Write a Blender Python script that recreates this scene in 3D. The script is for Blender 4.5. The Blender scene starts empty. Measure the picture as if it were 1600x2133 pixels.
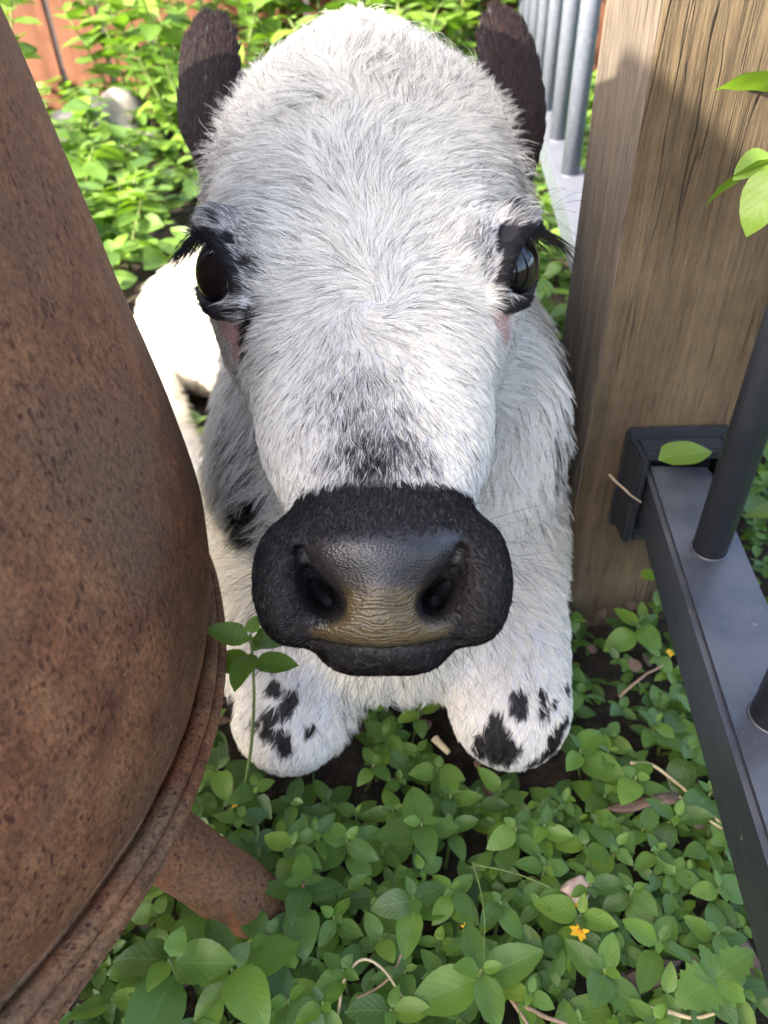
import bpy, math, random
import numpy as np
from mathutils import Vector, Matrix, Quaternion, kdtree

rng = np.random.default_rng(7)
random.seed(7)
scn = bpy.context.scene
COL = scn.collection
R = math.radians

# ------------------------------------------------------------------ camera
PITCH, ROLL, CAMH, FPX = 39.0, 2.0, 0.46, 1551.0
c_, s_ = math.cos(R(PITCH)), math.sin(R(PITCH))
FW = np.array([0, c_, -s_]); U0 = np.array([0, s_, c_]); R0 = np.array([1.0, 0, 0])
RT = math.cos(R(ROLL)) * R0 - math.sin(R(ROLL)) * U0
UP = math.cos(R(ROLL)) * U0 + math.sin(R(ROLL)) * R0
CAM = np.array([0, 0, CAMH])
cam = bpy.data.cameras.new('camera')
cam_o = bpy.data.objects.new('camera', cam); COL.objects.link(cam_o)
m = Matrix.Identity(4)
for i in range(3):
    m[i][0], m[i][1], m[i][2], m[i][3] = RT[i], UP[i], -FW[i], CAM[i]
cam_o.matrix_world = m
cam.sensor_fit = 'VERTICAL'; cam.sensor_height = 36.0
cam.lens = 36.0 * FPX / 2133.0
cam.clip_start = 0.01; cam.clip_end = 200
cam.dof.use_dof = True; cam.dof.focus_distance = 0.315; cam.dof.aperture_fstop = 13.0
scn.camera = cam_o

# ------------------------------------------------------------------ light
SUN_EL, SUN_AZ = 34.0, 31.0          # sun from the left, a little behind the camera
SUN = np.array([-math.cos(R(SUN_EL)) * math.cos(R(SUN_AZ)), -math.cos(R(SUN_EL)) * math.sin(R(SUN_AZ)), math.sin(R(SUN_EL))])
w = bpy.data.worlds.new('World'); scn.world = w; w.use_nodes = True
nt = w.node_tree; nt.nodes.clear()
sky = nt.nodes.new('ShaderNodeTexSky'); sky.sky_type = 'NISHITA'; sky.sun_disc = False
sky.air_density = 0.75; sky.dust_density = 4.0; sky.ozone_density = 0.5; sky.sun_elevation = R(SUN_EL); sky.sun_rotation = math.atan2(SUN[0], SUN[1])
bg = nt.nodes.new('ShaderNodeBackground'); bg.inputs[1].default_value = 0.15
wo = nt.nodes.new('ShaderNodeOutputWorld')
nt.links.new(sky.outputs[0], bg.inputs[0]); nt.links.new(bg.outputs[0], wo.inputs[0])
sl = bpy.data.lights.new('sun', 'SUN'); sl.energy = 2.9; sl.angle = R(0.4); sl.color = (1.0, 0.93, 0.80)
so = bpy.data.objects.new('sun', sl); COL.objects.link(so)
so.rotation_euler = Vector(SUN).to_track_quat('Z', 'Y').to_euler()
so.location = (-3, -1, 3)
scn.view_settings.view_transform = 'Standard'; scn.view_settings.look = 'None'
scn.view_settings.exposure = 2.92; scn.view_settings.gamma = 1.0
scn.render.engine = 'CYCLES'
scn.cycles.use_denoising = True
scn.cycles.max_bounces = 8; scn.cycles.transparent_max_bounces = 8
scn.cycles.sample_clamp_indirect = 6.0
try:
    scn.cycles_curves.shape = 'RIBBONS'; scn.cycles_curves.subdivisions = 2
except Exception: pass

# ------------------------------------------------------------------ helpers
def P(px, py, z):
    """point seen at photo pixel (px,py) at distance z along the view axis"""
    return CAM + z * (FW + (px - 800) / FPX * RT - (py - 1066) / FPX * UP)
def onz(px, py, z):
    d = FW + (px - 800) / FPX * RT - (py - 1066) / FPX * UP
    return CAM + (z - CAMH) / d[2] * d
def C2W(v): return v[0] * RT + v[1] * UP + v[2] * FW
def proj(p):
    d = np.asarray(p) - CAM; z = d @ FW
    return np.stack([800 + FPX * (d @ RT) / z, 1066 - FPX * (d @ UP) / z, z], -1)

def tag(o, label=None, cat=None, group=None, kind=None):
    if label: o['label'] = label
    if cat: o['category'] = cat
    if group: o['group'] = group
    if kind: o['kind'] = kind
    return o
def empty(name, loc, label=None, cat=None, group=None):
    o = bpy.data.objects.new(name, None); COL.objects.link(o)
    o.location = Vector(loc); o.empty_display_size = 0.03
    return tag(o, label, cat, group)
def mesh_data(name, v, f, mat=None, smooth=True, uv=None):
    me = bpy.data.meshes.new(name)
    v = np.asarray(v, dtype=np.float32)
    f = f if isinstance(f, np.ndarray) else list(f)
    me.from_pydata(v.tolist(), [], f.tolist() if isinstance(f, np.ndarray) else f)
    if smooth: me.polygons.foreach_set('use_smooth', np.ones(len(me.polygons), dtype=bool))
    if uv is not None:
        l = me.uv_layers.new(name='UVMap')
        idx = np.zeros(len(me.loops), dtype=np.int32); me.loops.foreach_get('vertex_index', idx)
        l.data.foreach_set('uv', np.asarray(uv, dtype=np.float32)[idx].ravel())
    if mat: me.materials.append(mat)
    me.update()
    return me
def obj(name, me, parent=None):
    o = bpy.data.objects.new(name, me); COL.objects.link(o)
    if parent is not None: o.parent = parent
    return o
def mobj(name, v, f, mat, parent=None, smooth=True, uv=None):
    return obj(name, mesh_data(name, v, f, mat, smooth, uv), parent)

def vnoise(p, seed=0):
    """smooth value noise, p (N,3) -> [-1,1]"""
    p = np.asarray(p, dtype=np.float64); i = np.floor(p).astype(np.int64); fr = p - i
    fr = fr * fr * (3 - 2 * fr)
    def h(a):
        n = (a[..., 0] * 374761393 + a[..., 1] * 668265263 + a[..., 2] * 2147483647 + seed * 974711) & 0xffffffff
        n = ((n ^ (n >> 13)) * 1274126177) & 0xffffffff
        n = n ^ (n >> 16)
        return (n & 0xffff) / 32767.5 - 1
    out = 0
    for dx in (0, 1):
        for dy in (0, 1):
            for dz in (0, 1):
                wgt = (fr[..., 0] if dx else 1 - fr[..., 0]) * (fr[..., 1] if dy else 1 - fr[..., 1]) * (fr[..., 2] if dz else 1 - fr[..., 2])
                out = out + wgt * h(i + np.array([dx, dy, dz]))
    return out
def sstep(a, b, x):
    t = np.clip((x - a) / (b - a), 0, 1); return t * t * (3 - 2 * t)

# ------------------------------------------------------------------ materials
class NT:
    def __init__(s, name):
        s.m = bpy.data.materials.new(name); s.m.use_nodes = True; s.t = s.m.node_tree; s.t.nodes.clear()
        s.out = s.n('ShaderNodeOutputMaterial')
    def n(s, typ, **kw):
        nd = s.t.nodes.new(typ)
        for k, v in kw.items():
            if hasattr(nd, k): setattr(nd, k, v)
        return nd
    def l(s, a, b): s.t.links.new(a, b)
    def noise(s, vec, scale, detail=4, rough=0.55, dist=0):
        nd = s.n('ShaderNodeTexNoise'); nd.inputs['Scale'].default_value = scale
        nd.inputs['Detail'].default_value = detail; nd.inputs['Roughness'].default_value = rough
        nd.inputs['Distortion'].default_value = dist
        if vec is not None: s.l(vec, nd.inputs['Vector'])
        return nd.outputs[0]
    def ramp(s, fac, stops):
        nd = s.n('ShaderNodeValToRGB'); e = nd.color_ramp.elements
        while len(e) < len(stops): e.new(0.5)
        for k, (p, c) in enumerate(stops):
            e[k].position = p; e[k].color = c if len(c) == 4 else (*c, 1)
        s.l(fac, nd.inputs[0]); return nd.outputs[0]
    def mix(s, fac, a, b, mode='MIX'):
        nd = s.n('ShaderNodeMix'); nd.data_type = 'RGBA'; nd.blend_type = mode
        for k, v in ((0, fac), (6, a), (7, b)):
            if isinstance(v, (int, float)): nd.inputs[k].default_value = v
            elif isinstance(v, tuple): nd.inputs[k].default_value = (*v, 1) if len(v) == 3 else v
            else: s.l(v, nd.inputs[k])
        return nd.outputs[2]
    def math(s, op, a, b=None):
        nd = s.n('ShaderNodeMath'); nd.operation = op
        for k, v in ((0, a), (1, b)):
            if v is None: continue
            if isinstance(v, (int, float)): nd.inputs[k].default_value = v
            else: s.l(v, nd.inputs[k])
        return nd.outputs[0]
    def mapping(s, vec, scale=(1, 1, 1), rot=(0, 0, 0)):
        nd = s.n('ShaderNodeMapping'); nd.inputs['Scale'].default_value = scale; nd.inputs['Rotation'].default_value = rot
        s.l(vec, nd.inputs[0]); return nd.outputs[0]
    def bump(s, h, strength=0.5, dist=0.001, normal=None):
        nd = s.n('ShaderNodeBump'); nd.inputs['Strength'].default_value = strength; nd.inputs['Distance'].default_value = dist
        s.l(h, nd.inputs['Height'])
        if normal is not None: s.l(normal, nd.inputs['Normal'])
        return nd.outputs[0]
    def bsdf(s, col, rough=0.6, spec=0.5, normal=None, metal=0.0):
        nd = s.n('ShaderNodeBsdfPrincipled')
        for k, v in (('Base Color', col), ('Roughness', rough), ('Specular IOR Level', spec), ('Metallic', metal)):
            if isinstance(v, (int, float)): nd.inputs[k].default_value = v
            elif isinstance(v, tuple): nd.inputs[k].default_value = (*v, 1) if len(v) == 3 else v
            else: s.l(v, nd.inputs[k])
        if normal is not None: s.l(normal, nd.inputs['Normal'])
        return nd
    def done(s, sh): s.l(sh.outputs[0] if hasattr(sh, 'outputs') else sh, s.out.inputs[0]); return s.m

def mat_rust(name='rust', patch=(0.150, 0.080, 0.042)):
    n = NT(name); co = n.n('ShaderNodeTexCoord').outputs['Object']
    big = n.noise(co, 9, 5, 0.6); mid = n.noise(co, 60, 5, 0.65); fine = n.noise(n.mapping(co, (1, 1, 0.7)), 520, 5, 0.75)
    col = n.ramp(mid, [(0.25, (0.092, 0.034, 0.016)), (0.5, (0.205, 0.082, 0.035)), (0.72, (0.310, 0.138, 0.057))])
    col = n.mix(n.ramp(big, [(0.38, (0, 0, 0)), (0.62, (1, 1, 1))]), col, patch, 'MIX')
    fl = n.ramp(fine, [(0.35, (0.50, 0.47, 0.44)), (0.5, (1.0, 1.0, 1.0)), (0.68, (1.5, 1.45, 1.35))])
    col = n.mix(1.0, col, fl, 'MULTIPLY')
    # dark flaked pits, stretched along the drum
    v = n.n('ShaderNodeTexVoronoi'); v.inputs['Scale'].default_value = 270; v.inputs['Randomness'].default_value = 1
    wob = n.n('ShaderNodeVectorMath'); wob.operation = 'ADD'
    nz = n.n('ShaderNodeTexNoise'); nz.inputs['Scale'].default_value = 160; n.l(co, nz.inputs['Vector'])
    sc = n.n('ShaderNodeVectorMath'); sc.operation = 'SCALE'; sc.inputs['Scale'].default_value = 0.006; n.l(nz.outputs['Color'], sc.inputs[0])
    n.l(n.mapping(co, (1, 1, 0.62)), wob.inputs[0]); n.l(sc.outputs[0], wob.inputs[1]); n.l(wob.outputs[0], v.inputs['Vector'])
    pit = n.ramp(v.outputs['Distance'], [(0.14, (1, 1, 1)), (0.33, (0, 0, 0))])
    keep = n.ramp(n.noise(co, 38, 2), [(0.42, (0, 0, 0)), (0.54, (0.9, 0.9, 0.9))])
    pm = n.mix(1.0, pit, keep, 'MULTIPLY')
    col = n.mix(n.math('MULTIPLY', pm, 0.8), col, (0.062, 0.018, 0.012))
    # orange scrape streaks
    st = n.noise(n.mapping(co, (40, 40, 4)), 1.0, 4, 0.6)
    stm = n.mix(1.0, n.ramp(st, [(0.61, (0, 0, 0)), (0.72, (1, 1, 1))]), n.ramp(n.noise(co, 5, 2), [(0.46, (0, 0, 0)), (0.62, (1, 1, 1))]), 'MULTIPLY')
    col = n.mix(n.math('MULTIPLY', stm, 0.6), col, (0.30, 0.115, 0.035))
    h = n.math('ADD', n.math('MULTIPLY', fine, 0.5), n.math('SUBTRACT', n.math('MULTIPLY', mid, 0.8), n.math('MULTIPLY', pm, 0.7)))
    return n.done(n.bsdf(col, 0.78, 0.25, n.bump(h, 0.7, 0.0016)))

def mat_wood(name, c1, c2, c3, sc=1.0, grey_side=None):
    n = NT(name); co = n.n('ShaderNodeTexCoord').outputs['Object']
    fine = n.noise(n.mapping(co, (720 * sc, 720 * sc, 42 * sc)), 1.0, 4, 0.65, 0.3)
    band = n.noise(n.mapping(co, (75 * sc, 75 * sc, 5 * sc)), 1.0, 4, 0.6, 0.8)
    big = n.noise(co, 8 * sc, 5, 0.62); blot = n.noise(co, 34 * sc, 5, 0.6)
    col = n.ramp(big, [(0.30, c1), (0.5, c2), (0.70, c3)])
    col = n.mix(1.0, col, n.ramp(band, [(0.3, (0.80, 0.79, 0.77)), (0.7, (1.15, 1.14, 1.12))]), 'MULTIPLY')
    col = n.mix(1.0, col, n.ramp(fine, [(0.32, (0.66, 0.64, 0.62)), (0.5, (1.0, 1.0, 1.0)), (0.7, (1.18, 1.17, 1.14))]), 'MULTIPLY')
    col = n.mix(1.0, col, n.ramp(blot, [(0.3, (0.82, 0.82, 0.80)), (0.7, (1.12, 1.11, 1.10))]), 'MULTIPLY')
    if grey_side:      # one side of the post is bleached grey by the weather
        g = n.n('ShaderNodeNewGeometry'); sx = n.n('ShaderNodeSeparateXYZ'); n.l(g.outputs['True Normal'], sx.inputs[0])
        side = n.ramp(n.math('MULTIPLY', sx.outputs['X'], -1.0), [(0.55, (0, 0, 0)), (0.8, (0.6, 0.6, 0.6))])
        col = n.mix(side, col, n.mix(1.0, grey_side, n.ramp(fine, [(0.32, (0.55, 0.54, 0.53)), (0.6, (1.2, 1.2, 1.2))]), 'MULTIPLY'))
    ck = n.math('ABSOLUTE', n.math('SUBTRACT', n.noise(n.mapping(co, (46 * sc, 46 * sc, 1.8 * sc)), 1.0, 3, 0.6, 0.5), 0.5))
    crack = n.ramp(ck, [(0.0, (1, 1, 1)), (0.012, (0, 0, 0))])
    crack = n.mix(1.0, crack, n.ramp(n.noise(co, 14 * sc, 3), [(0.48, (0, 0, 0)), (0.58, (1, 1, 1))]), 'MULTIPLY')
    col = n.mix(n.math('MULTIPLY', crack, 0.5), col, (0.022, 0.015, 0.010))
    h = n.math('SUBTRACT', n.math('ADD', n.math('MULTIPLY', fine, 0.8), n.math('MULTIPLY', band, 0.5)), crack)
    return n.done(n.bsdf(col, 0.85, 0.2, n.bump(h, 0.8, 0.0016)))

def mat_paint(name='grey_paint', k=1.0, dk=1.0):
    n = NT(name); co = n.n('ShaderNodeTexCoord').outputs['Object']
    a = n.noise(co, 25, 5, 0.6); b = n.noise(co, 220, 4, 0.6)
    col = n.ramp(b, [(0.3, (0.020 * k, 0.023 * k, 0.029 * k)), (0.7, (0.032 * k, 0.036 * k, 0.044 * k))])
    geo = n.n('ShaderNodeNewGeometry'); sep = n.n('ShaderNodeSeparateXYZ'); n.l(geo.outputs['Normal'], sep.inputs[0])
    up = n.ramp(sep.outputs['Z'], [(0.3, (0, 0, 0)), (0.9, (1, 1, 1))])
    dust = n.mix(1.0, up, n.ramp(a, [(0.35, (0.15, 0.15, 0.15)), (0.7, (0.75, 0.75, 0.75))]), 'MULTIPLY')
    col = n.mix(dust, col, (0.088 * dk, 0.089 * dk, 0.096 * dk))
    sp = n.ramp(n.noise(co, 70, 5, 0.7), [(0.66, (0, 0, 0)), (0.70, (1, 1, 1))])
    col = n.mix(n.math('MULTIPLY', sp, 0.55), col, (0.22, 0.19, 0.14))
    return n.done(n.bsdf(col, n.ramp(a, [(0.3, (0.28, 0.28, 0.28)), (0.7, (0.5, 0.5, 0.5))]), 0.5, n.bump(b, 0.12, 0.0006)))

def mat_leaf(name, attr=False, hue=0.0, pale=0.0):
    n = NT(name)
    uv = n.n('ShaderNodeUVMap'); sep = n.n('ShaderNodeSeparateXYZ'); n.l(uv.outputs[0], sep.inputs[0])
    u, v = sep.outputs[0], sep.outputs[1]
    av = n.math('ABSOLUTE', n.math('SUBTRACT', v, 0.5))
    mid = n.ramp(av, [(0.0, (1, 1, 1)), (0.035, (0, 0, 0))])
    ph = n.math('SUBTRACT', n.math('MULTIPLY', u, 36.0), n.math('MULTIPLY', av, 34.0))
    wv = n.math('SINE', ph)
    vein = n.ramp(wv, [(0.86, (0, 0, 0)), (1.0, (1, 1, 1))])
    if attr:
        at = n.n('ShaderNodeAttribute'); at.attribute_name = 'tint'; rnd = at.outputs['Fac']
    else:
        rnd = n.n('ShaderNodeObjectInfo').outputs['Random']
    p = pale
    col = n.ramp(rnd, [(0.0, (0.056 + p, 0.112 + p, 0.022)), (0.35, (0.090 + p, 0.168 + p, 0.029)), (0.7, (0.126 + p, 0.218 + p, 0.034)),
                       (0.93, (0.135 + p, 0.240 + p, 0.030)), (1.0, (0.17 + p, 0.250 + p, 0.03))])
    co = n.n('ShaderNodeTexCoord').outputs['Object']
    col = n.mix(1.0, col, n.ramp(n.noise(co, 130 if not attr else 60, 3), [(0.3, (0.75, 0.78, 0.75)), (0.7, (1.2, 1.18, 1.15))]), 'MULTIPLY')
    lum = n.math('ADD', n.math('MULTIPLY', mid, 0.35), n.math('MULTIPLY', vein, 0.07))
    col = n.mix(lum, col, (0.16, 0.27, 0.07))
    hgt = n.math('SUBTRACT', n.math('MULTIPLY', wv, 0.25), n.math('MULTIPLY', mid, 0.8))
    b = n.bsdf(col, 0.42, 0.45, n.bump(hgt, 0.16, 0.0009))
    tr = n.n('ShaderNodeBsdfTranslucent'); n.l(n.mix(1.0, col, (1.6, 1.75, 0.6), 'MULTIPLY'), tr.inputs[0])
    mx = n.n('ShaderNodeMixShader'); mx.inputs[0].default_value = 0.32
    n.l(b.outputs[0], mx.inputs[1]); n.l(tr.outputs[0], mx.inputs[2])
    return n.done(mx)

def mat_plain(name, c, rough=0.7, var=0.35, scale=60, spec=0.3, bump=0.3):
    n = NT(name); co = n.n('ShaderNodeTexCoord').outputs['Object']
    nz = n.noise(co, scale, 5, 0.6)
    col = n.ramp(nz, [(0.25, tuple(x * (1 - var) for x in c)), (0.75, tuple(x * (1 + var) for x in c))])
    return n.done(n.bsdf(col, rough, spec, n.bump(nz, bump, 0.002)))

def mat_soil():
    n = NT('soil'); co = n.n('ShaderNodeTexCoord').outputs['Object']
    a = n.noise(co, 6, 6, 0.65); b = n.noise(co, 90, 6, 0.7)
    col = n.ramp(b, [(0.3, (0.018, 0.013, 0.009)), (0.52, (0.045, 0.032, 0.021)), (0.75, (0.10, 0.078, 0.052))])
    col = n.mix(n.ramp(a, [(0.4, (0, 0, 0)), (0.65, (0.5, 0.5, 0.5))]), col, (0.030, 0.028, 0.026))
    return n.done(n.bsdf(col, 0.95, 0.15, n.bump(b, 0.9, 0.006)))

def mat_hair(name, stops, rough=0.45, spec=0.3):
    n = NT(name); at = n.n('ShaderNodeAttribute'); at.attribute_name = 'shade'
    col = n.ramp(at.outputs['Fac'], stops)
    b = n.bsdf(col, rough, spec)
    tr = n.n('ShaderNodeBsdfTranslucent'); n.l(col, tr.inputs[0])
    mx = n.n('ShaderNodeMixShader'); mx.inputs[0].default_value = 0.25
    n.l(b.outputs[0], mx.inputs[1]); n.l(tr.outputs[0], mx.inputs[2])
    return n.done(mx)

def mat_skin():
    n = NT('calf_skin'); at = n.n('ShaderNodeAttribute'); at.attribute_name = 'skin'
    sep = n.n('ShaderNodeSeparateColor'); n.l(at.outputs['Color'], sep.inputs[0])
    dark, pad, pink = sep.outputs[0], sep.outputs[1], sep.outputs[2]
    tan = n.n('ShaderNodeAttribute'); tan.attribute_name = 'tan'
    co = n.n('ShaderNodeTexCoord').outputs['Object']
    base = n.mix(dark, (0.50, 0.47, 0.45), (0.010, 0.008, 0.008))
    base = n.mix(pink, base, (0.36, 0.20, 0.165))
    nz = n.noise(co, 300, 4, 0.6)
    padc = n.ramp(nz, [(0.3, (0.011, 0.010, 0.0105)), (0.7, (0.024, 0.021, 0.020))])
    tanc = n.ramp(nz, [(0.3, (0.046, 0.033, 0.013)), (0.7, (0.084, 0.060, 0.025))])  # tan colour stands in for a warm reflection low on the pad
    padc = n.mix(tan.outputs['Fac'], padc, tanc)
    col = n.mix(pad, base, padc)
    # wet pebbled leather
    v = n.n('ShaderNodeTexVoronoi'); v.inputs['Scale'].default_value = 850; n.l(n.mapping(co, (1, 1, 1.7)), v.inputs['Vector'])
    wr = n.n('ShaderNodeTexWave'); wr.wave_type = 'BANDS'; wr.bands_direction = 'Z'
    wr.inputs['Scale'].default_value = 190; wr.inputs['Distortion'].default_value = 11; wr.inputs['Detail'].default_value = 2; wr.inputs['Detail Scale'].default_value = 1.5
    n.l(n.mapping(co, (0.35, 1, 1)), wr.inputs['Vector'])
    h = n.math('ADD', n.math('MULTIPLY', v.outputs['Distance'], 0.6), n.math('MULTIPLY', n.math('MULTIPLY', wr.outputs['Fac'], tan.outputs['Fac']), 0.55))
    h = n.math('MULTIPLY', h, pad)
    rough = n.mix(pad, (0.75, 0.75, 0.75), n.ramp(nz, [(0.3, (0.27, 0.27, 0.27)), (0.7, (0.42, 0.42, 0.42))]))
    return n.done(n.bsdf(col, rough, 0.5, n.bump(h, 0.42, 0.0009)))

def mat_eye():
    n = NT('eye_dark'); lw = n.n('ShaderNodeTexCoord').outputs['Object']
    col = n.ramp(n.noise(lw, 120, 3), [(0.3, (0.003, 0.003, 0.003)), (0.7, (0.007, 0.005, 0.005))])
    b = n.bsdf(col, 0.06, 0.35); b.inputs['Coat Weight'].default_value = 0.5; b.inputs['Coat Roughness'].default_value = 0.02
    return n.done(b)

M = dict(rust=mat_rust(), rust_rim=mat_rust('rust_rim', (0.135, 0.105, 0.060)), paint=mat_paint(), paint_far=mat_paint('sunlight_toned_paint', 3.4, 1.3), soil=mat_soil(), skin=mat_skin(), eye=mat_eye(),  # far panel paint is lightened to put sunlight into its colour
         post=mat_wood('post_timber', (0.064, 0.046, 0.027), (0.092, 0.068, 0.040), (0.124, 0.094, 0.058), grey_side=(0.125, 0.105, 0.085)),
         plank=mat_wood('red_stained_timber', (0.085, 0.035, 0.021), (0.135, 0.056, 0.032), (0.18, 0.080, 0.047), 0.5),
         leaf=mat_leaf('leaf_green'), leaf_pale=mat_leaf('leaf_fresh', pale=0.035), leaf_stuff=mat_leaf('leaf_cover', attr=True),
         stem=mat_plain('stem_green', (0.12, 0.16, 0.045)), stem_brown=mat_plain('stem_brown', (0.13, 0.075, 0.045)),
         twig=mat_plain('dry_twig', (0.26, 0.18, 0.11), 0.85), straw=mat_plain('straw', (0.46, 0.36, 0.20), 0.8),
         bark=mat_plain('bark_chip', (0.13, 0.085, 0.065), 0.9, 0.4, 90, 0.2, 0.8), petal=mat_plain('yellow_petal', (0.75, 0.42, 0.015), 0.6, 0.15),
         flower_eye=mat_plain('flower_centre', (0.55, 0.24, 0.01), 0.7, 0.3, 300), rock=mat_plain('grey_stone', (0.20, 0.185, 0.165), 0.9, 0.4, 22, 0.2, 0.9),
         brick=mat_plain('pale_brick_chip', (0.46, 0.33, 0.26), 0.9, 0.25, 140, 0.2, 0.6), plastic=mat_plain('black_plastic', (0.016, 0.018, 0.022), 0.38, 0.3, 120, 0.5, 0.1),
         coat=mat_hair('calf_hair', [(0.0, (0.0045, 0.004, 0.0045)), (0.25, (0.022, 0.0155, 0.0145)), (0.5, (0.30, 0.29, 0.28)), (0.75, (0.74, 0.69, 0.58)), (1.0, (0.90, 0.87, 0.79))]),
         ear_hair=mat_hair('ear_hair', [(0.0, (0.007, 0.006, 0.007)), (1.0, (0.042, 0.020, 0.016))], 0.5, 0.2),
         dark_hair=mat_hair('whisker_hair', [(0.0, (0.008, 0.007, 0.007)), (1.0, (0.10, 0.075, 0.05))], 0.5, 0.15))

# ------------------------------------------------------------------ ground
def build_ground():
    xs = np.concatenate([np.linspace(-8, -0.8, 22), np.linspace(-0.7, 0.7, 141), np.linspace(0.8, 8, 22)])
    ys = np.concatenate([np.linspace(-6, -0.1, 14), np.linspace(0.0, 1.2, 121), np.linspace(1.3, 14, 60)])
    X, Y = np.meshgrid(xs, ys); p = np.stack([X.ravel(), Y.ravel(), np.zeros(X.size)], 1)
    p[:, 2] = -0.012 + 0.008 * vnoise(p * 9) + 0.004 * vnoise(p * 40, 3) + 0.0015 * vnoise(p * 110, 4)
    p[:, 2] += 0.0 * p[:, 1]
    nx, ny = len(xs), len(ys)
    a = (np.arange(ny - 1)[:, None] * nx + np.arange(nx - 1)[None]).ravel()
    f = np.stack([a, a + 1, a + nx + 1, a + nx], 1)
    o = mobj('ground', p, f, M['soil']); tag(o, kind='structure')
build_ground()

# ------------------------------------------------------------------ geometry pieces
def tube(pts, rad, seg=10, cap=True):
    pts = np.asarray(pts, float); n = len(pts); rad = np.broadcast_to(np.asarray(rad, float), (n,))
    v, f = [], []
    t = np.gradient(pts, axis=0); t /= np.linalg.norm(t, axis=1)[:, None] + 1e-12
    ref = np.array([0, 0, 1.0]) if abs(t[0][2]) < 0.9 else np.array([1.0, 0, 0])
    for i in range(n):
        a = np.cross(t[i], ref); a /= np.linalg.norm(a) + 1e-12; b = np.cross(t[i], a); ref = np.cross(a, t[i])
        for k in range(seg):
            an = 2 * math.pi * k / seg; v.append(pts[i] + rad[i] * (math.cos(an) * a + math.sin(an) * b))
    for i in range(n - 1):
        for k in range(seg):
            k2 = (k + 1) % seg; f.append((i * seg + k, i * seg + k2, (i + 1) * seg + k2, (i + 1) * seg + k))
    if cap: f.append(tuple(range(seg))[::-1]); f.append(tuple((n - 1) * seg + k for k in range(seg)))
    return np.array(v), f
def box(x0, x1, y0, y1, z0, z1, bev=0.0):
    """bevelled box (chamfered), returns v,f"""
    b = bev
    import bmesh
    bm = bmesh.new(); bmesh.ops.create_cube(bm, size=1)
    for q in bm.verts: q.co = Vector(((x0 + x1) / 2 + q.co.x * (x1 - x0), (y0 + y1) / 2 + q.co.y * (y1 - y0), (z0 + z1) / 2 + q.co.z * (z1 - z0)))
    if b: bmesh.ops.bevel(bm, geom=bm.edges[:], offset=b, segments=2, affect='EDGES')
    bm.verts.ensure_lookup_table()
    v = np.array([q.co[:] for q in bm.verts]); f = [tuple(q.index for q in g.verts) for g in bm.faces]
    bm.free(); return v, f
def join(parts):
    V, Fc, o = [], [], 0
    for v, f in parts:
        V.append(np.asarray(v)); Fc += [tuple(i + o for i in q) for q in f]; o += len(v)
    return np.concatenate(V), Fc

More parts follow.
